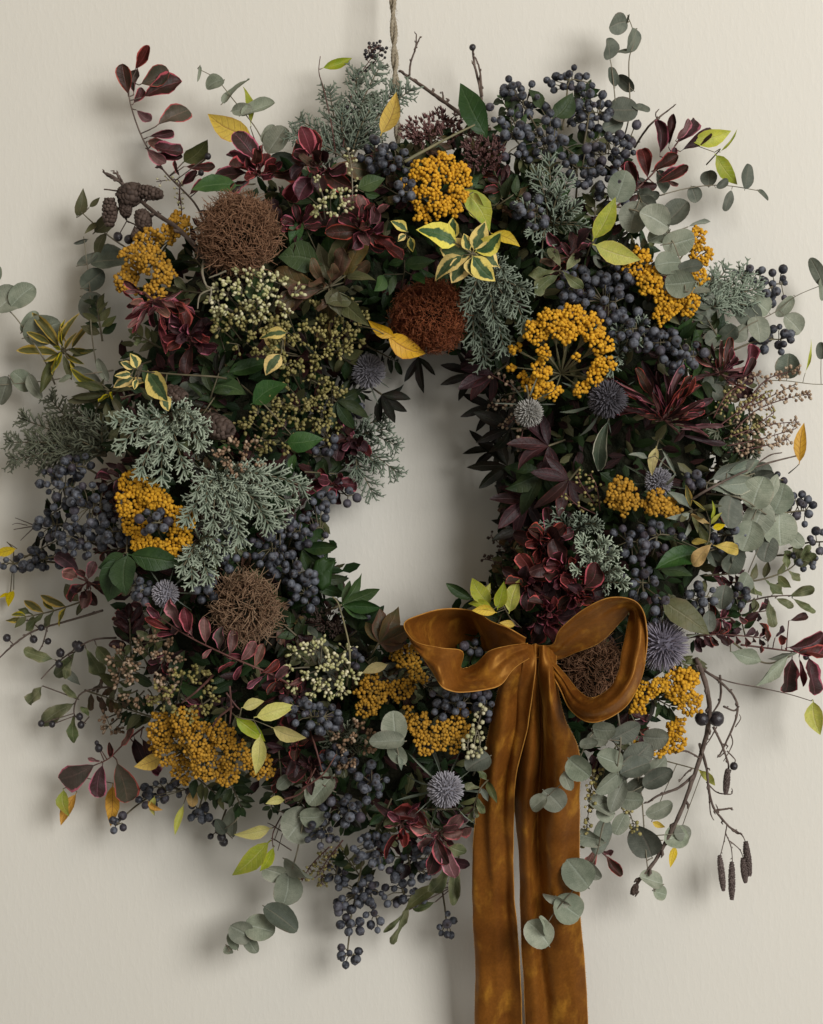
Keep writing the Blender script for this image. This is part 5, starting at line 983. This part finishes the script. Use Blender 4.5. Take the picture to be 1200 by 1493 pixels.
spray('mottled_sprig', '', 'leafy sprig', 'pitto', [(820, 420), (815, 395)], [(815, 400, 780, 428, 1.2), (812, 395, 770, 400, 1), (820, 395, 850, 420, 1), (818, 390, 800, 360, 1), (825, 395, 845, 370, 1.1)], .026, label='mottled olive leaves above the broadest yarrow')
sprig('mottled_sprig', '', 'leafy sprig', ['pitto', 'sage', 'oliven'], [(720, 1130), (700, 1150), (690, 1180)], 4, 36, 50, .012, label='pale mottled leaves tucked against the ribbon tail edge')

# ------------------------------------------------------------------ juniper
juniper((510, 235), [(555, 95), (520, 105), (480, 130), (438, 175), (425, 195), (575, 130), (545, 150), (500, 160), (600, 130)], '', 'tall green grey juniper spray beside the hanging cord', 'the tall juniper', .004, 'juni')
juniper((700, 395), [(668, 395), (735, 400), (770, 425), (745, 450), (720, 470), (690, 500), (735, 510), (680, 450), (765, 470), (705, 530)], '', 'green juniper spray drooping between the rust pincushion and yarrow', 'the green juniper', .026, 'juni')
juniper((245, 605), [(168, 615), (175, 650), (205, 690), (235, 700), (270, 690), (295, 650), (300, 625), (225, 620), (285, 615)], '', 'frosted juniper spray above the ring shaped yarrow', 'the frosted juniper', .034, 'junip', fine=1.15)
juniper((320, 690), [(285, 720), (310, 770), (350, 790), (395, 770), (425, 735), (445, 710), (380, 690), (350, 720), (300, 745), (410, 760), (270, 760), (340, 755)], '', 'large frosted juniper mass beside the ring shaped yarrow', 'the large frosted juniper', .034, 'junip', fine=1.15)
juniper((285, 790), [(280, 850), (305, 845), (315, 815), (330, 800), (265, 830)], '', 'small frosted juniper tuft above the straw brown pincushion', None, .034, 'junip', fine=1.1)
juniper((155, 665), [(72, 580), (105, 590), (30, 610), (12, 645), (15, 672), (45, 655), (80, 620), (125, 605), (150, 615), (60, 680), (110, 640)], '', 'olive juniper spray reaching outward above the outer berry mass', 'the olive juniper', .002, 'junio')
juniper((505, 640), [(578, 650), (580, 690), (545, 722), (560, 610), (520, 690), (565, 625), (550, 680)], '', 'grey juniper spray spilling over the inner rim', 'the inner rim juniper', .008, 'juni')
juniper((1020, 460), [(1060, 390), (1090, 395), (1040, 400), (1020, 420), (1110, 420), (1085, 430), (1050, 440), (1100, 450)], '', 'grey juniper spray beside the outer berries above the long twig eucalyptus', 'the outer juniper', .010, 'juni')
juniper((865, 850), [(848, 790), (880, 790), (900, 830), (840, 830), (870, 810), (910, 850), (895, 805)], '', 'frosted juniper tuft above the open ribbon loop', None, .026, 'junip')
juniper((830, 790), [(815, 750), (845, 755), (870, 765), (800, 765)], '', 'grey juniper tuft above the ruffled burgundy mass', None, .012, 'juni')
juniper((800, 330), [(800, 230), (780, 250), (830, 260), (760, 300), (775, 340), (840, 300), (815, 280), (790, 370), (850, 330)], '', 'dark juniper spray beneath the top berry mass', 'the dark juniper', .012, 'juni', .8)
juniper((900, 520), [(870, 470), (900, 480), (930, 500), (890, 540), (935, 470)], '', 'dark juniper tuft between the broadest yarrow and blue berries', None, .012, 'juni', .8)
juniper((490, 1090), [(470, 1060), (510, 1060), (530, 1090), (500, 1120)], '', 'dark juniper tuft beneath the loose mustard yarrow', None, .004, 'junio', .8)
juniper((1080, 640), [(1040, 630), (1070, 650), (1100, 665), (1085, 690), (1060, 680)], '', 'dark juniper tuft under the beaded racemes', None, -.004, 'junio', .8)

# ------------------------------------------------------------------ bud sprays
buds(372, 432, 62, 34, 150, '', (370, 470), 'cream green bud spray beneath the largest brown pincushion', 'the cream bud spray', .036)
buds(365, 480, 52, 34, 100, '', (360, 500), 'yellowish bud spray above the glossy green leaves', None, .030, 'budo')
buds(450, 500, 55, 50, 150, '', (450, 520), 'olive bud spray between the bronze rosette and the inner rim thistle', 'the olive bud spray', .026, 'budo')
buds(445, 575, 45, 45, 110, '', (440, 590), 'olive bud spray above the deep red inner leaf cluster', None, .022, 'budo')
buds(395, 620, 40, 40, 80, '', (400, 630), 'brownish olive bud spray beside the glossy green leaves', None, .020, 'budo')
buds(480, 600, 28, 40, 70, '', (470, 610), 'olive bud spray spilling over the inner rim above the juniper', None, .020, 'budo')
buds(500, 480, 30, 34, 60, '', (495, 490), 'brown olive bud spray beside the dark veined amber pair', None, .018, 'budo')
buds(350, 668, 42, 26, 70, '', (350, 690), 'brown pink bud spray above the large frosted juniper', None, .026, 'budb')
buds(478, 292, 24, 30, 45, '', (480, 340), 'pale green bud spray below the crimson and bronze rosette', None, .040, 'bud', 6.0)
raceme([[(512, 310), (514, 280), (512, 240), (508, 222)]], '', 'thin pale bud raceme standing under the tall juniper', None, .034, 'bud', 5.0, 7, 'stemg')
buds(470, 975, 50, 38, 120, '', (470, 990), 'yellow green bud spray beside the loose mustard yarrow', 'the yellow green bud spray', .030, 'bud')
buds(215, 975, 55, 45, 140, '', (215, 990), 'brown pink bud spray beside the mottled olive sprig', 'the brown pink bud spray', .022, 'budb')
buds(265, 1010, 45, 38, 90, '', (260, 1020), 'olive bud spray above the wide mustard yarrow', None, .020, 'budo')
buds(165, 1050, 22, 16, 30, '', (180, 1045), 'small pink brown bud tuft above the low burgundy sprig', None, .012, 'budb')
buds(515, 1085, 26, 30, 50, '', (515, 1100), 'pinkish bud tuft beneath the yellow green bud spray', None, .018, 'budb')
raceme([[(690, 1110), (692, 1080), (700, 1045), (702, 1030)], [(688, 1105), (682, 1090), (685, 1065)], [(692, 1100), (700, 1085), (695, 1060)]], '', 'cream bud racemes beside the ribbon tail', None, .024, 'bud', 7.0, 7, 'stemg')
raceme([[(870, 1110), (862, 1150), (856, 1200), (850, 1230)], [(885, 1100), (880, 1130), (870, 1160)], [(900, 1150), (920, 1190), (925, 1215)]], '', 'olive bud racemes hanging beside the ribbon tails', None, .024, 'budo', 6.0, 8, 'stem')
raceme([[(1060, 640), (1100, 600), (1150, 580), (1180, 575)], [(1065, 620), (1110, 560), (1140, 545), (1165, 540)], [(1070, 640), (1120, 620), (1165, 615)], [(1060, 650), (1110, 640), (1160, 625)], [(1060, 660), (1115, 650), (1150, 640)], [(1050, 600), (1080, 560), (1110, 545)], [(1060, 610), (1110, 585), (1160, 560)]], '', 'pinkish beaded racemes fanning out beside the orange leaf', 'the beaded racemes', .010, 'budb', 5.5, 7.5)
raceme([[(1050, 620), (1090, 590), (1120, 570)], [(1055, 640), (1095, 625), (1130, 600)], [(1040, 610), (1060, 575), (1085, 560)]], '', 'olive beaded racemes beneath the dusky pink leaf tuft', None, .016, 'budo', 5.0, 7)
raceme([[(480, 1235), (455, 1260), (440, 1285)], [(490, 1240), (470, 1275), (470, 1290)], [(500, 1225), (480, 1250), (460, 1280)]], '', 'thin olive bud racemes between the trailing eucalyptus and berries', None, .004, 'budo', 5.0, 7)
raceme([[(870, 740), (850, 710), (840, 690)], [(875, 745), (870, 710), (860, 690)], [(870, 750), (840, 735), (825, 720)]], '', 'dark olive bud stalks below the white rimmed leaf', None, .012, 'budo', 5.0, 8)
raceme([[(750, 575), (735, 590), (712, 590)], [(760, 590), (745, 615), (730, 625)], [(765, 610), (760, 640), (755, 650)], [(755, 570), (740, 560), (715, 545)]], '', 'dark beaded stalks beside the pale nodding thistle', None, .024, 'budb', 5.5, 7)
raceme([[(760, 830), (735, 800), (715, 780)], [(755, 820), (745, 790), (740, 780)], [(755, 835), (725, 820), (705, 815)]], '', 'thin brown seed stalks beside the ruffled burgundy mass', None, .000, 'cone', 5.0, 8)
raceme([[(500, 215), (510, 150), (525, 110), (545, 80)], [(525, 110), (545, 90), (560, 92)]], '', 'tiny dark berry tip on a thin stem beside the cord', None, .000, 'darkberry', 6.0, 16)
raceme([[(540, 84), (545, 72), (556, 66)], [(542, 84), (550, 78), (560, 72)], [(541, 84), (538, 74), (538, 66)]], '', 'small dark seed cluster at the juniper top beside the cord', None, .000, 'darkberry', 5.5, 4, name='seed_cluster')
raceme([[(260, 300), (262, 275), (258, 262), (228, 265)], [(262, 285), (265, 310), (262, 320)]], '', 'pale wisp of buds beneath the tall burgundy sprig', None, .004, 'bud', 4.5, 10)

# ------------------------------------------------------------------ berries
B = bunch
B(762, 150, 36, 30, 26, (800, 230), lm=None); B(830, 118, 42, 20, 20, (820, 190)); B(745, 195, 30, 36, 26, (780, 250)); B(795, 205, 38, 40, 38, (810, 260)); B(860, 165, 34, 34, 34, (850, 220), lm='the top berry mass'); B(880, 225, 34, 36, 34, (860, 260)); B(842, 245, 34, 30, 26, (840, 290)); B(915, 200, 22, 30, 14, (900, 250)); B(895, 275, 26, 26, 16, (880, 300), dh=.018)
B(545, 222, 20, 26, 16, (555, 260), dh=.016); B(576, 232, 24, 22, 18, (575, 265), dh=.020); B(700, 160, 16, 12, 6, (710, 190), dh=.004); B(745, 125, 14, 16, 6, (760, 160), dh=.0)
B(770, 310, 30, 26, 18, (790, 330), dh=.010); B(590, 280, 14, 20, 8, (600, 290), dh=.030)
B(845, 410, 36, 24, 24, (850, 440)); B(880, 440, 40, 36, 38, (900, 470)); B(920, 480, 36, 30, 30, (930, 510)); B(960, 500, 36, 26, 28, (960, 530), lm='the blue berry mass'); B(1000, 520, 30, 30, 24, (990, 540)); B(830, 440, 20, 20, 10, (840, 450)); B(905, 400, 30, 26, 18, (900, 430), dh=.006)
B(1095, 400, 26, 14, 10, (1060, 450), dh=.008, md=.95); B(1130, 415, 24, 34, 14, (1080, 460), dh=.004, md=.95); B(1125, 495, 32, 22, 20, (1070, 510), dh=.006)
B(1165, 745, 24, 26, 18, (1110, 760), dh=.004, lm='the outer berries'); B(1195, 790, 20, 24, 10, (1150, 800), dh=.0); B(1135, 700, 18, 10, 6, (1090, 720), dh=.006, md=1.0); B(1060, 780, 30, 26, 18, (1050, 790), dh=.006)
B(1175, 815, 20, 16, 8, (1130, 810), dh=.0, md=.95)
B(915, 790, 30, 28, 20, (930, 810), dh=.010, md=.95); B(960, 780, 34, 26, 16, (950, 810), dh=.014, md=1.0); B(935, 850, 26, 34, 16, (940, 870), dh=.010); B(1020, 870, 26, 20, 12, (1010, 890), dh=.014, md=1.0); B(965, 890, 16, 26, 9, (960, 900), dh=.030, md=.95); B(1075, 870, 20, 18, 8, (1060, 880), dh=.012, md=1.1); B(1010, 700, 12, 14, 6, (1010, 720), dh=.020)
B(90, 710, 34, 34, 34, (140, 720), dh=.006, lm='the outer berry mass'); B(130, 740, 36, 40, 40, (160, 750), dh=.010); B(80, 765, 34, 24, 24, (130, 770), dh=.004); B(120, 790, 40, 26, 30, (150, 800), dh=.010); B(60, 815, 40, 18, 20, (110, 815), dh=.004); B(20, 822, 28, 12, 10, (80, 820), dh=.0); B(165, 775, 26, 30, 18, (170, 790), dh=.008); B(110, 680, 26, 20, 14, (140, 690), dh=.002)
B(222, 762, 22, 18, 14, (226, 765), dh=.036, label='blue berries nestled in the middle of the ring shaped yarrow'); B(205, 860, 16, 22, 10, (220, 870), dh=.022); B(330, 800, 30, 30, 18, (340, 810), dh=.014)
B(395, 800, 32, 34, 30, (410, 810), dh=.014); B(430, 775, 30, 26, 20, (420, 800), dh=.012); B(462, 770, 18, 44, 16, (440, 790), dh=.008, md=1.0); B(425, 835, 34, 28, 24, (420, 850), dh=.010); B(470, 730, 24, 16, 8, (450, 710), dh=.008, md=1.1); B(505, 722, 20, 18, 9, (480, 705), dh=.004, md=1.05, size=16, label='loose dusky berries hanging over the inner rim hole'); B(445, 865, 30, 24, 18, (440, 880), dh=.006); B(300, 855, 18, 20, 9, (310, 860), dh=.018); B(525, 895, 20, 30, 12, (520, 920), dh=.010)
B(475, 650, 18, 16, 8, (470, 670), dh=.008); B(520, 600, 14, 12, 7, (515, 615), dh=.014)
B(455, 1045, 40, 26, 30, (450, 1060), dh=.020, lm='the berries by the pale yellow leaves'); B(430, 1030, 20, 18, 10, (430, 1050), dh=.026); B(490, 1110, 30, 22, 16, (490, 1120), dh=.010); B(660, 1025, 36, 22, 24, (660, 1040), dh=.022); B(705, 1030, 18, 24, 10, (700, 1050), dh=.012); B(520, 960, 16, 14, 7, (520, 980), dh=.024); B(690, 945, 14, 10, 4, (695, 960), dh=.012)
B(540, 1140, 24, 26, 16, (540, 1150), dh=.014); B(500, 1180, 30, 26, 20, (500, 1170), dh=.012); B(470, 1215, 24, 18, 16, (480, 1200), dh=.016); B(545, 1240, 32, 26, 30, (540, 1210), dh=.014); B(600, 1270, 34, 26, 26, (590, 1230), dh=.008); B(520, 1305, 40, 26, 34, (530, 1250), dh=.010, ang=20); B(510, 1350, 18, 14, 9, (520, 1300), dh=.006); B(507, 1392, 20, 15, 9, (512, 1340), dh=.004, md=1.0, label='lowest dangling berries at the foot of the hanging bunch', lm='the lowest dangling berries'); B(545, 1335, 16, 26, 7, (540, 1300), dh=.006, md=1.0); B(590, 1305, 34, 22, 20, (580, 1270), dh=.004); B(652, 1350, 14, 22, 7, (645, 1300), dh=.002, md=.95, label='tiny berry tip hanging beside the ribbon tail'); B(490, 1275, 20, 16, 9, (500, 1240), dh=.008); B(620, 1245, 24, 20, 12, (620, 1220), dh=.002)
B(240, 1150, 40, 16, 16, (270, 1130), dh=.006); B(172, 1200, 14, 14, 5, (220, 1160), dh=.0, md=1.0, label='three loose berries on a stalk below the low burgundy sprig'); B(290, 1185, 20, 16, 8, (300, 1150), dh=.002); B(225, 1165, 24, 14, 9, (250, 1150), dh=.004); B(320, 1215, 18, 16, 6, (330, 1180), dh=.0, md=1.0, mat='darkberry', look='small black berry cluster')

# ------------------------------------------------------------------ twigs, alder cones and catkins
twigs('alder_twig', '', 'alder twig', [([(310, 395), (285, 360), (255, 330), (228, 312), (200, 288), (175, 265), (160, 255)], 4.2), ([(200, 288), (180, 280), (152, 276)], 1.8), ([(175, 265), (160, 258), (150, 250)], 2.0), ([(180, 270), (172, 255), (165, 252)], 2.2), ([(225, 312), (205, 328), (185, 322)], 1.6), ([(255, 330), (240, 320), (230, 308)], 1.6)], 'alder twig with dark cones in front of the ragged yarrow', 'the alder cones', .026,
 cones=[(160, 309, 0, 1, 40, 11), (190, 284, .3, -.2, 34, 17), (217, 281, 1, .15, 40, 10.5), (183, 304, .1, 1, 24, 9.5), (209, 322, .3, 1, 30, 12), (200, 342, -.2, 1, 18, 8)], center=(190, 295), balls=[(172, 345, 7), (188, 349, 7)])
twigs('bare_twig', '', 'twig', [([(700, 190), (670, 165), (640, 143), (610, 122), (582, 103)], 3.6), ([(597, 110), (599, 90), (606, 70), (607, 50)], 1.6), ([(604, 73), (609, 62), (613, 53)], 1.4), ([(646, 146), (646, 140), (645, 134)], 1.8)], 'bare brown twig slanting up to the hanging cord', 'the bare twig', .010, center=(630, 120))
twigs('budded_twig', '', 'twig', [([(715, 200), (705, 165), (700, 130), (692, 95), (689, 68)], 2.8), ([(703, 140), (700, 105), (695, 88), (691, 82)], 1.8)], 'upright dark twig with a black tip beside the pointed leaf', 'the upright budded twig', .006, balls=[(689, 69, 5)], center=(697, 110))
twigs('straw_stick', '', 'twig', [([(590, 236), (640, 208), (692, 182)], 2.2)], 'straight straw coloured stalk lying across the sedum heads', None, .040, 'ystem', knobs=False, center=(640, 208), sink=0)
twigs('bare_twig', '', 'twig', [([(925, 215), (945, 185), (965, 168), (982, 155)], 1.8), ([(958, 174), (956, 166), (960, 160)], 1.2)], 'short bare twig above the fanned burgundy sprig', None, .010, center=(955, 180))
twigs('dark_twig', '', 'twig', [([(150, 890), (100, 905), (50, 920), (20, 940), (-10, 968)], 1.9), ([(60, 918), (40, 905), (22, 908)], 1.2), ([(70, 910), (62, 940), (52, 955)], 1.2)], 'dark bent twig running off the outer edge above the mottled sprig', None, .002, balls=[(49, 932, 6), (60, 915, 5), (70, 935, 5), (10, 930, 6)], center=(50, 925))
twigs('thin_twig', '', 'twig', [([(90, 780), (55, 768), (20, 772)], 1.1), ([(55, 768), (35, 760), (22, 755)], .8), ([(50, 769), (38, 780), (30, 788)], .8), ([(40, 766), (25, 763), (18, 765)], .7)], 'wispy bare twig poking out of the outer berry mass', None, .0, center=(45, 770), knobs=False)
twigs('alder_branch', '', 'alder branch', [([(1015, 960), (1030, 1000), (1034, 1045), (1025, 1090), (1005, 1150), (985, 1200), (955, 1255), (935, 1280), (922, 1300)], 4.2), ([(1012, 1130), (990, 1148), (960, 1160), (945, 1170)], 2.4), ([(980, 1205), (975, 1220), (972, 1232)], 2.0), ([(1020, 1105), (1000, 1095), (985, 1098)], 1.6), ([(1010, 1120), (1000, 1128), (990, 1140)], 1.4)], 'bare alder branch slanting down beside the bushy eucalyptus', 'the bare alder branch', .016,
 cones=[(925, 1297, -.5, 1, 16, 5)], center=(985, 1190), balls=[(1023, 1048, 10), (1045, 1048, 11)])
twigs('alder_catkin_twig', '', 'alder twig', [([(1020, 1085), (1030, 1120), (1034, 1155), (1042, 1180), (1060, 1202), (1075, 1215)], 2.5), ([(1060, 1202), (1056, 1225), (1050, 1248)], 1.1), ([(1058, 1215), (1066, 1235), (1068, 1257)], 1.1), ([(1062, 1225), (1078, 1238), (1084, 1252)], 1.0), ([(1068, 1208), (1082, 1218), (1088, 1230)], 1.1), ([(1034, 1160), (1036, 1185), (1040, 1195)], 1.3), ([(1042, 1182), (1055, 1180), (1068, 1178)], 1.9), ([(1030, 1140), (1045, 1155), (1065, 1158), (1068, 1152)], 1.2), ([(1048, 1185), (1046, 1178), (1044, 1174)], 1.2)], 'alder twig with four drooping catkins below the curly twigs', 'the drooping catkins', .004,
 catkins=[(1049, 1247, 1055, 1299, 5), (1067, 1256, 1067, 1312, 5.2), (1083, 1251, 1087, 1287, 5), (1087, 1227, 1093, 1277, 5.6)], center=(1070, 1270))
twigs('curly_twig', '', 'twig', [([(1015, 970), (1045, 990), (1070, 1015), (1075, 1040), (1062, 1075), (1050, 1100)], 2.4), ([(1050, 985), (1050, 1020), (1035, 1045)], 2.0), ([(1055, 1030), (1070, 1036), (1076, 1030)], 1.6), ([(1040, 1060), (1052, 1085), (1062, 1115), (1060, 1130)], 2.1), ([(1065, 1070), (1068, 1085), (1055, 1110)], 1.1), ([(1060, 1095), (1072, 1108), (1068, 1115)], 1.1), ([(1072, 1060), (1080, 1048), (1078, 1042)], .9), ([(1058, 1095), (1050, 1103), (1047, 1102)], 1.0), ([(1045, 1060), (1035, 1078), (1030, 1085)], 1.2)], 'curling bare twigs looping beyond the yarrow under the mauve thistle', 'the curly twigs', .010, catkins=[(1061, 1121, 1058, 1158, 5)], balls=[(1070, 1117, 6)], center=(1065, 1060))
twigs('dark_twig', '', 'twig', [([(990, 740), (1030, 715), (1080, 690), (1120, 675), (1160, 665)], 1.9), ([(1090, 688), (1120, 665), (1140, 660)], 1.3)], 'dark straight twig crossing above the large pale eucalyptus', None, .028, center=(1080, 690), knobs=False)
twigs('pink_twig', '', 'twig', [([(310, 985), (290, 1005), (265, 1025)], 2.0), ([(335, 1000), (337, 1030), (335, 1055)], 1.6), ([(340, 1030), (320, 1045), (310, 1060)], 1.8), ([(330, 1010), (345, 1030), (352, 1035)], 1.4)], 'pinkish brown forked twig above the wide mustard yarrow', None, .044, 'stemr', center=(315, 1020), knobs=False)
twigs('pink_twig', '', 'twig', [([(450, 1060), (460, 1090), (470, 1125)], 1.6), ([(440, 1150), (470, 1130), (490, 1100)], 1.4), ([(415, 1165), (440, 1155), (460, 1120)], 1.4)], 'pinkish stalks crossing the maroon ruffled leaf cluster', None, .030, 'stemr', center=(455, 1100), knobs=False)
twigs('pale_stick', '', 'twig', [([(505, 1000), (510, 950), (495, 885), (485, 870)], 1.7)], 'thin tan stick crossing the drab brown seed head', None, .034, 'ystem', center=(505, 930), knobs=False)
twigs('curly_root', '', 'twig', [([(300, 370), (295, 395), (300, 415), (308, 422), (305, 440)], 2.0), ([(330, 395), (318, 400), (305, 405)], 1.6), ([(308, 422), (292, 430), (288, 450)], 1.5)], 'curling tan rootlet below the largest brown pincushion', None, .030, 'stemg', center=(300, 410), knobs=False)
twigs('dark_grid_twig', '', 'twig', [([(440, 1170), (415, 1190), (400, 1225)], 1.1), ([(430, 1225), (400, 1205), (390, 1200)], 1.0), ([(425, 1240), (402, 1225), (395, 1222)], 1.0), ([(420, 1190), (412, 1215), (405, 1240)], 1.0), ([(435, 1195), (415, 1185), (405, 1182)], 1.0)], 'crossing thin dark stems behind the lime leaf trio', None, .0, center=(412, 1210), knobs=False)
# two small cones wired in among the flowers
for (x, y, r, lab) in ((315, 622, 24, 'small dark pine cone beside the frosted juniper'), (255, 575, 17, 'small cone hidden below the large variegated leaf')):
    root = thing('pine_cone', '', 'cone', PH(x, y, .010), x, y, lab); cone_mesh(root, PH(x, y, .014), Vector((.9, -.35, -.3)), r * 2.0 * S, r * .72 * S, 'cone', 'scales', 9, 10); g = G(); g.tube([PH(x, y, -.015), PH(x, y, .018)], 2 * S, 5); gpart('stem', g, 'stem', root)

# ------------------------------------------------------------------ leafy filling between the flowers
FILL = [('filler_sprig', ['deep', 'deep', 'green'], 'deep green leafy sprig', 36), ('filler_sprig', ['deepn', 'darkn'], 'blackish narrow leafed sprig', 40), ('filler_sprig', ['burgdark', 'bronze'], 'dark maroon leafy sprig', 32), ('filler_sprig', ['olive', 'bronze', 'pitto'], 'dull olive leafy sprig', 34), ('filler_sprig', ['eucad'], 'dull round leafed sprig', 30)]
for i in range(200):
    a = 2.39996 * i; u_ = (i * .618034) % 1.0; ri, ro = rim(a); r = ri + (ro - ri) * (.045 + .735 * u_); px, py = CX + r * math.cos(a), CY - r * math.sin(a)
    nm, ks, lab, sz = rng.choices(FILL, (34, 24, 16, 14, 8))[0]
    dr = a + rng.choice((-1, 1)) * R(rr(35, 95)) if .15 < u_ < .85 else (a + R(rr(-50, 50)) + (PI if u_ <= .15 else 0)); L = rr(42, 66) * (.7 if u_ < .1 or u_ > .9 else 1)
    dx, dy = math.cos(dr) * L / 2, -math.sin(dr) * L / 2
    sprig(nm, lab, 'leafy sprig', ks, [(px - dx, py - dy), (px, py), (px + dx, py + dy)], 4, sz, 52, -.012 + rr(-.008, .006), label=None, group=lab, sink=.015)
for (x, y, k_, n_) in ((175, 985, ['pitto', 'olive'], 7), (150, 1015, ['olive', 'bronze'], 7), (205, 1040, ['deep', 'olive'], 7), (190, 930, ['deep', 'burgdark'], 7), (250, 1040, ['deep', 'olive'], 6), (340, 1150, ['deep', 'deepn'], 7), (400, 1150, ['deepn', 'deep'], 7), (300, 1145, ['olive', 'deep'], 6), (440, 1165, ['deepn', 'burgdark'], 7), (560, 1190, ['deep', 'olive'], 7), (640, 1180, ['deepn', 'burgdark'], 7), (900, 1110, ['deep', 'eucad'], 7), (140, 600, ['olive', 'deep'], 7), (180, 620, ['deep', 'bronze'], 7), (145, 470, ['olive', 'deep'], 6), (1050, 800, ['deep', 'eucad'], 7), (1080, 900, ['deep', 'burgdark'], 6), (1070, 640, ['olive', 'deepn'], 7), (1040, 480, ['eucad', 'deep'], 7), (745, 170, ['deep', 'green'], 7), (790, 180, ['deep', 'deepn'], 8), (840, 160, ['deep', 'green'], 7), (870, 205, ['deep', 'olive'], 8), (830, 220, ['deep', 'deepn'], 8), (900, 255, ['deep', 'burgdark'], 7), (770, 235, ['deep', 'olive'], 7), (625, 215, ['deep', 'bronze'], 7), (690, 200, ['deep', 'bronze'], 7), (930, 280, ['eucad', 'burgdark'], 7), (1010, 440, ['eucad', 'deep'], 7), (1060, 560, ['olive', 'burgdark'], 8), (1095, 620, ['olive', 'deepn'], 7), (1100, 700, ['eucad', 'olive'], 7), (90, 740, ['deep', 'darkn'], 8), (60, 800, ['deep', 'darkn'], 6), (520, 1270, ['deep', 'olive'], 6), (590, 1250, ['deep', 'burgdark'], 7)):
    a = R(rr(0, 360)); sprig('filler_sprig', rng.choice(['dark mixed leafy sprig', 'dense dark leafy sprig']), 'leafy sprig', k_, [(x - 28 * math.cos(a), y - 28 * math.sin(a)), (x, y), (x + 28 * math.cos(a), y + 28 * math.sin(a))], n_, 32, 55, -.006, group='dark mixed leafy sprigs', sink=.01)
for (x, y, k_, lk) in ((505, 525, ['deep', 'olive'], 'dark olive inner rim sprig'), (515, 570, ['deepn', 'darkn'], 'blackish inner rim sprig'), (500, 615, ['deep', 'bronze'], 'dark bronze inner rim sprig'), (490, 665, ['deep', 'burgdark'], 'dark maroon inner rim sprig'), (478, 690, ['deepn', 'deep'], 'deep green inner rim sprig'), (565, 520, ['deepn', 'darkn'], 'blackish inner rim sprig'), (740, 575, ['darkn', 'deep'], 'blackish inner rim sprig'), (735, 640, ['darkn', 'deepn'], 'blackish inner rim sprig'), (745, 710, ['deepn', 'deep'], 'deep green inner rim sprig'), (700, 535, ['deep', 'burgdark'], 'dark maroon inner rim sprig')):
    a = math.atan2(CY - y, x - CX) + PI + R(rr(-60, 60)); sprig('filler_sprig', lk, 'leafy sprig', k_, [(x - 34 * math.cos(a), y + 34 * math.sin(a)), (x, y), (x + 12 * math.cos(a), y - 12 * math.sin(a))], 6, 32, 58, -.004, group='dark inner rim sprigs', sink=.012)
# a ragged fringe past the outer edge
for i in range(64):
    a = 2 * PI * (i + rr(-.3, .3)) / 64; r = rr(455, 480) * (1.0 - .07 * max(0, math.sin(a)) - (.05 if math.cos(a) < -.3 else 0)); px, py = CX + r * math.cos(a), CY - r * 1.06 * math.sin(a); L = rr(30, 55); dr = a + R(rr(-40, 40))
    if 690 < px < 860 and py > 1100: continue
    nm, ks, lab, sz = rng.choice([('fringe_sprig', ['olive', 'pitto'], 'thin olive outer edge sprig', 30), ('fringe_sprig', ['burgdark', 'burg'], 'thin maroon outer edge sprig', 28), ('fringe_sprig', ['deepn', 'darkn', 'greenn'], 'thin dark outer edge sprig', 34)])
    sprig(nm, lab, 'leafy sprig', ks, [(px - math.cos(dr) * L * .6, py + math.sin(dr) * L * .6), (px, py), (px + math.cos(dr) * L * .5, py - math.sin(dr) * L * .5)], 4, sz, 48, rr(-.022, .0), label=None, group=lab, sink=.012)

# ------------------------------------------------------------------ labels for look-alikes: named by what they stand beside
LMK = [t for t in TH if t.get('lm')]; used = set(t['label'] for t in TH if t.get('label'))
for t in TH:
    if t['o'] is None: continue
    if not t['label']:
        dist = lambda q: math.hypot(q['px'] - t['px'], q['py'] - t['py'])
        ds = [q for q in sorted(LMK, key=dist) if q is not t][:14]; look = t['look'] or 'small sprig'
        cand = [f"{look} beside {ds[0]['lm']}"] if dist(ds[0]) < 80 else []
        pr = sorted(((dist(p) + dist(q), p, q) for i_, p in enumerate(ds) for q in ds[i_ + 1:] if (p['px'] - t['px']) * (q['px'] - t['px']) + (p['py'] - t['py']) * (q['py'] - t['py']) < -.35 * dist(p) * dist(q)), key=lambda z: z[0])
        cand += [f"{look} between {p['lm']} and {q['lm']}" for _, p, q in pr] + [f"{look} near {ds[i_]['lm']} and {ds[k_]['lm']}" for i_, k_ in ((0, 1), (0, 2), (1, 2), (0, 3), (1, 3), (2, 3), (0, 4))]
        cand = [x for x in cand if len(x.split()) <= 16]
        t['label'] = next((c for c in cand if c not in used), cand[0]); used.add(t['label'])
    t['o']['label'] = t['label']
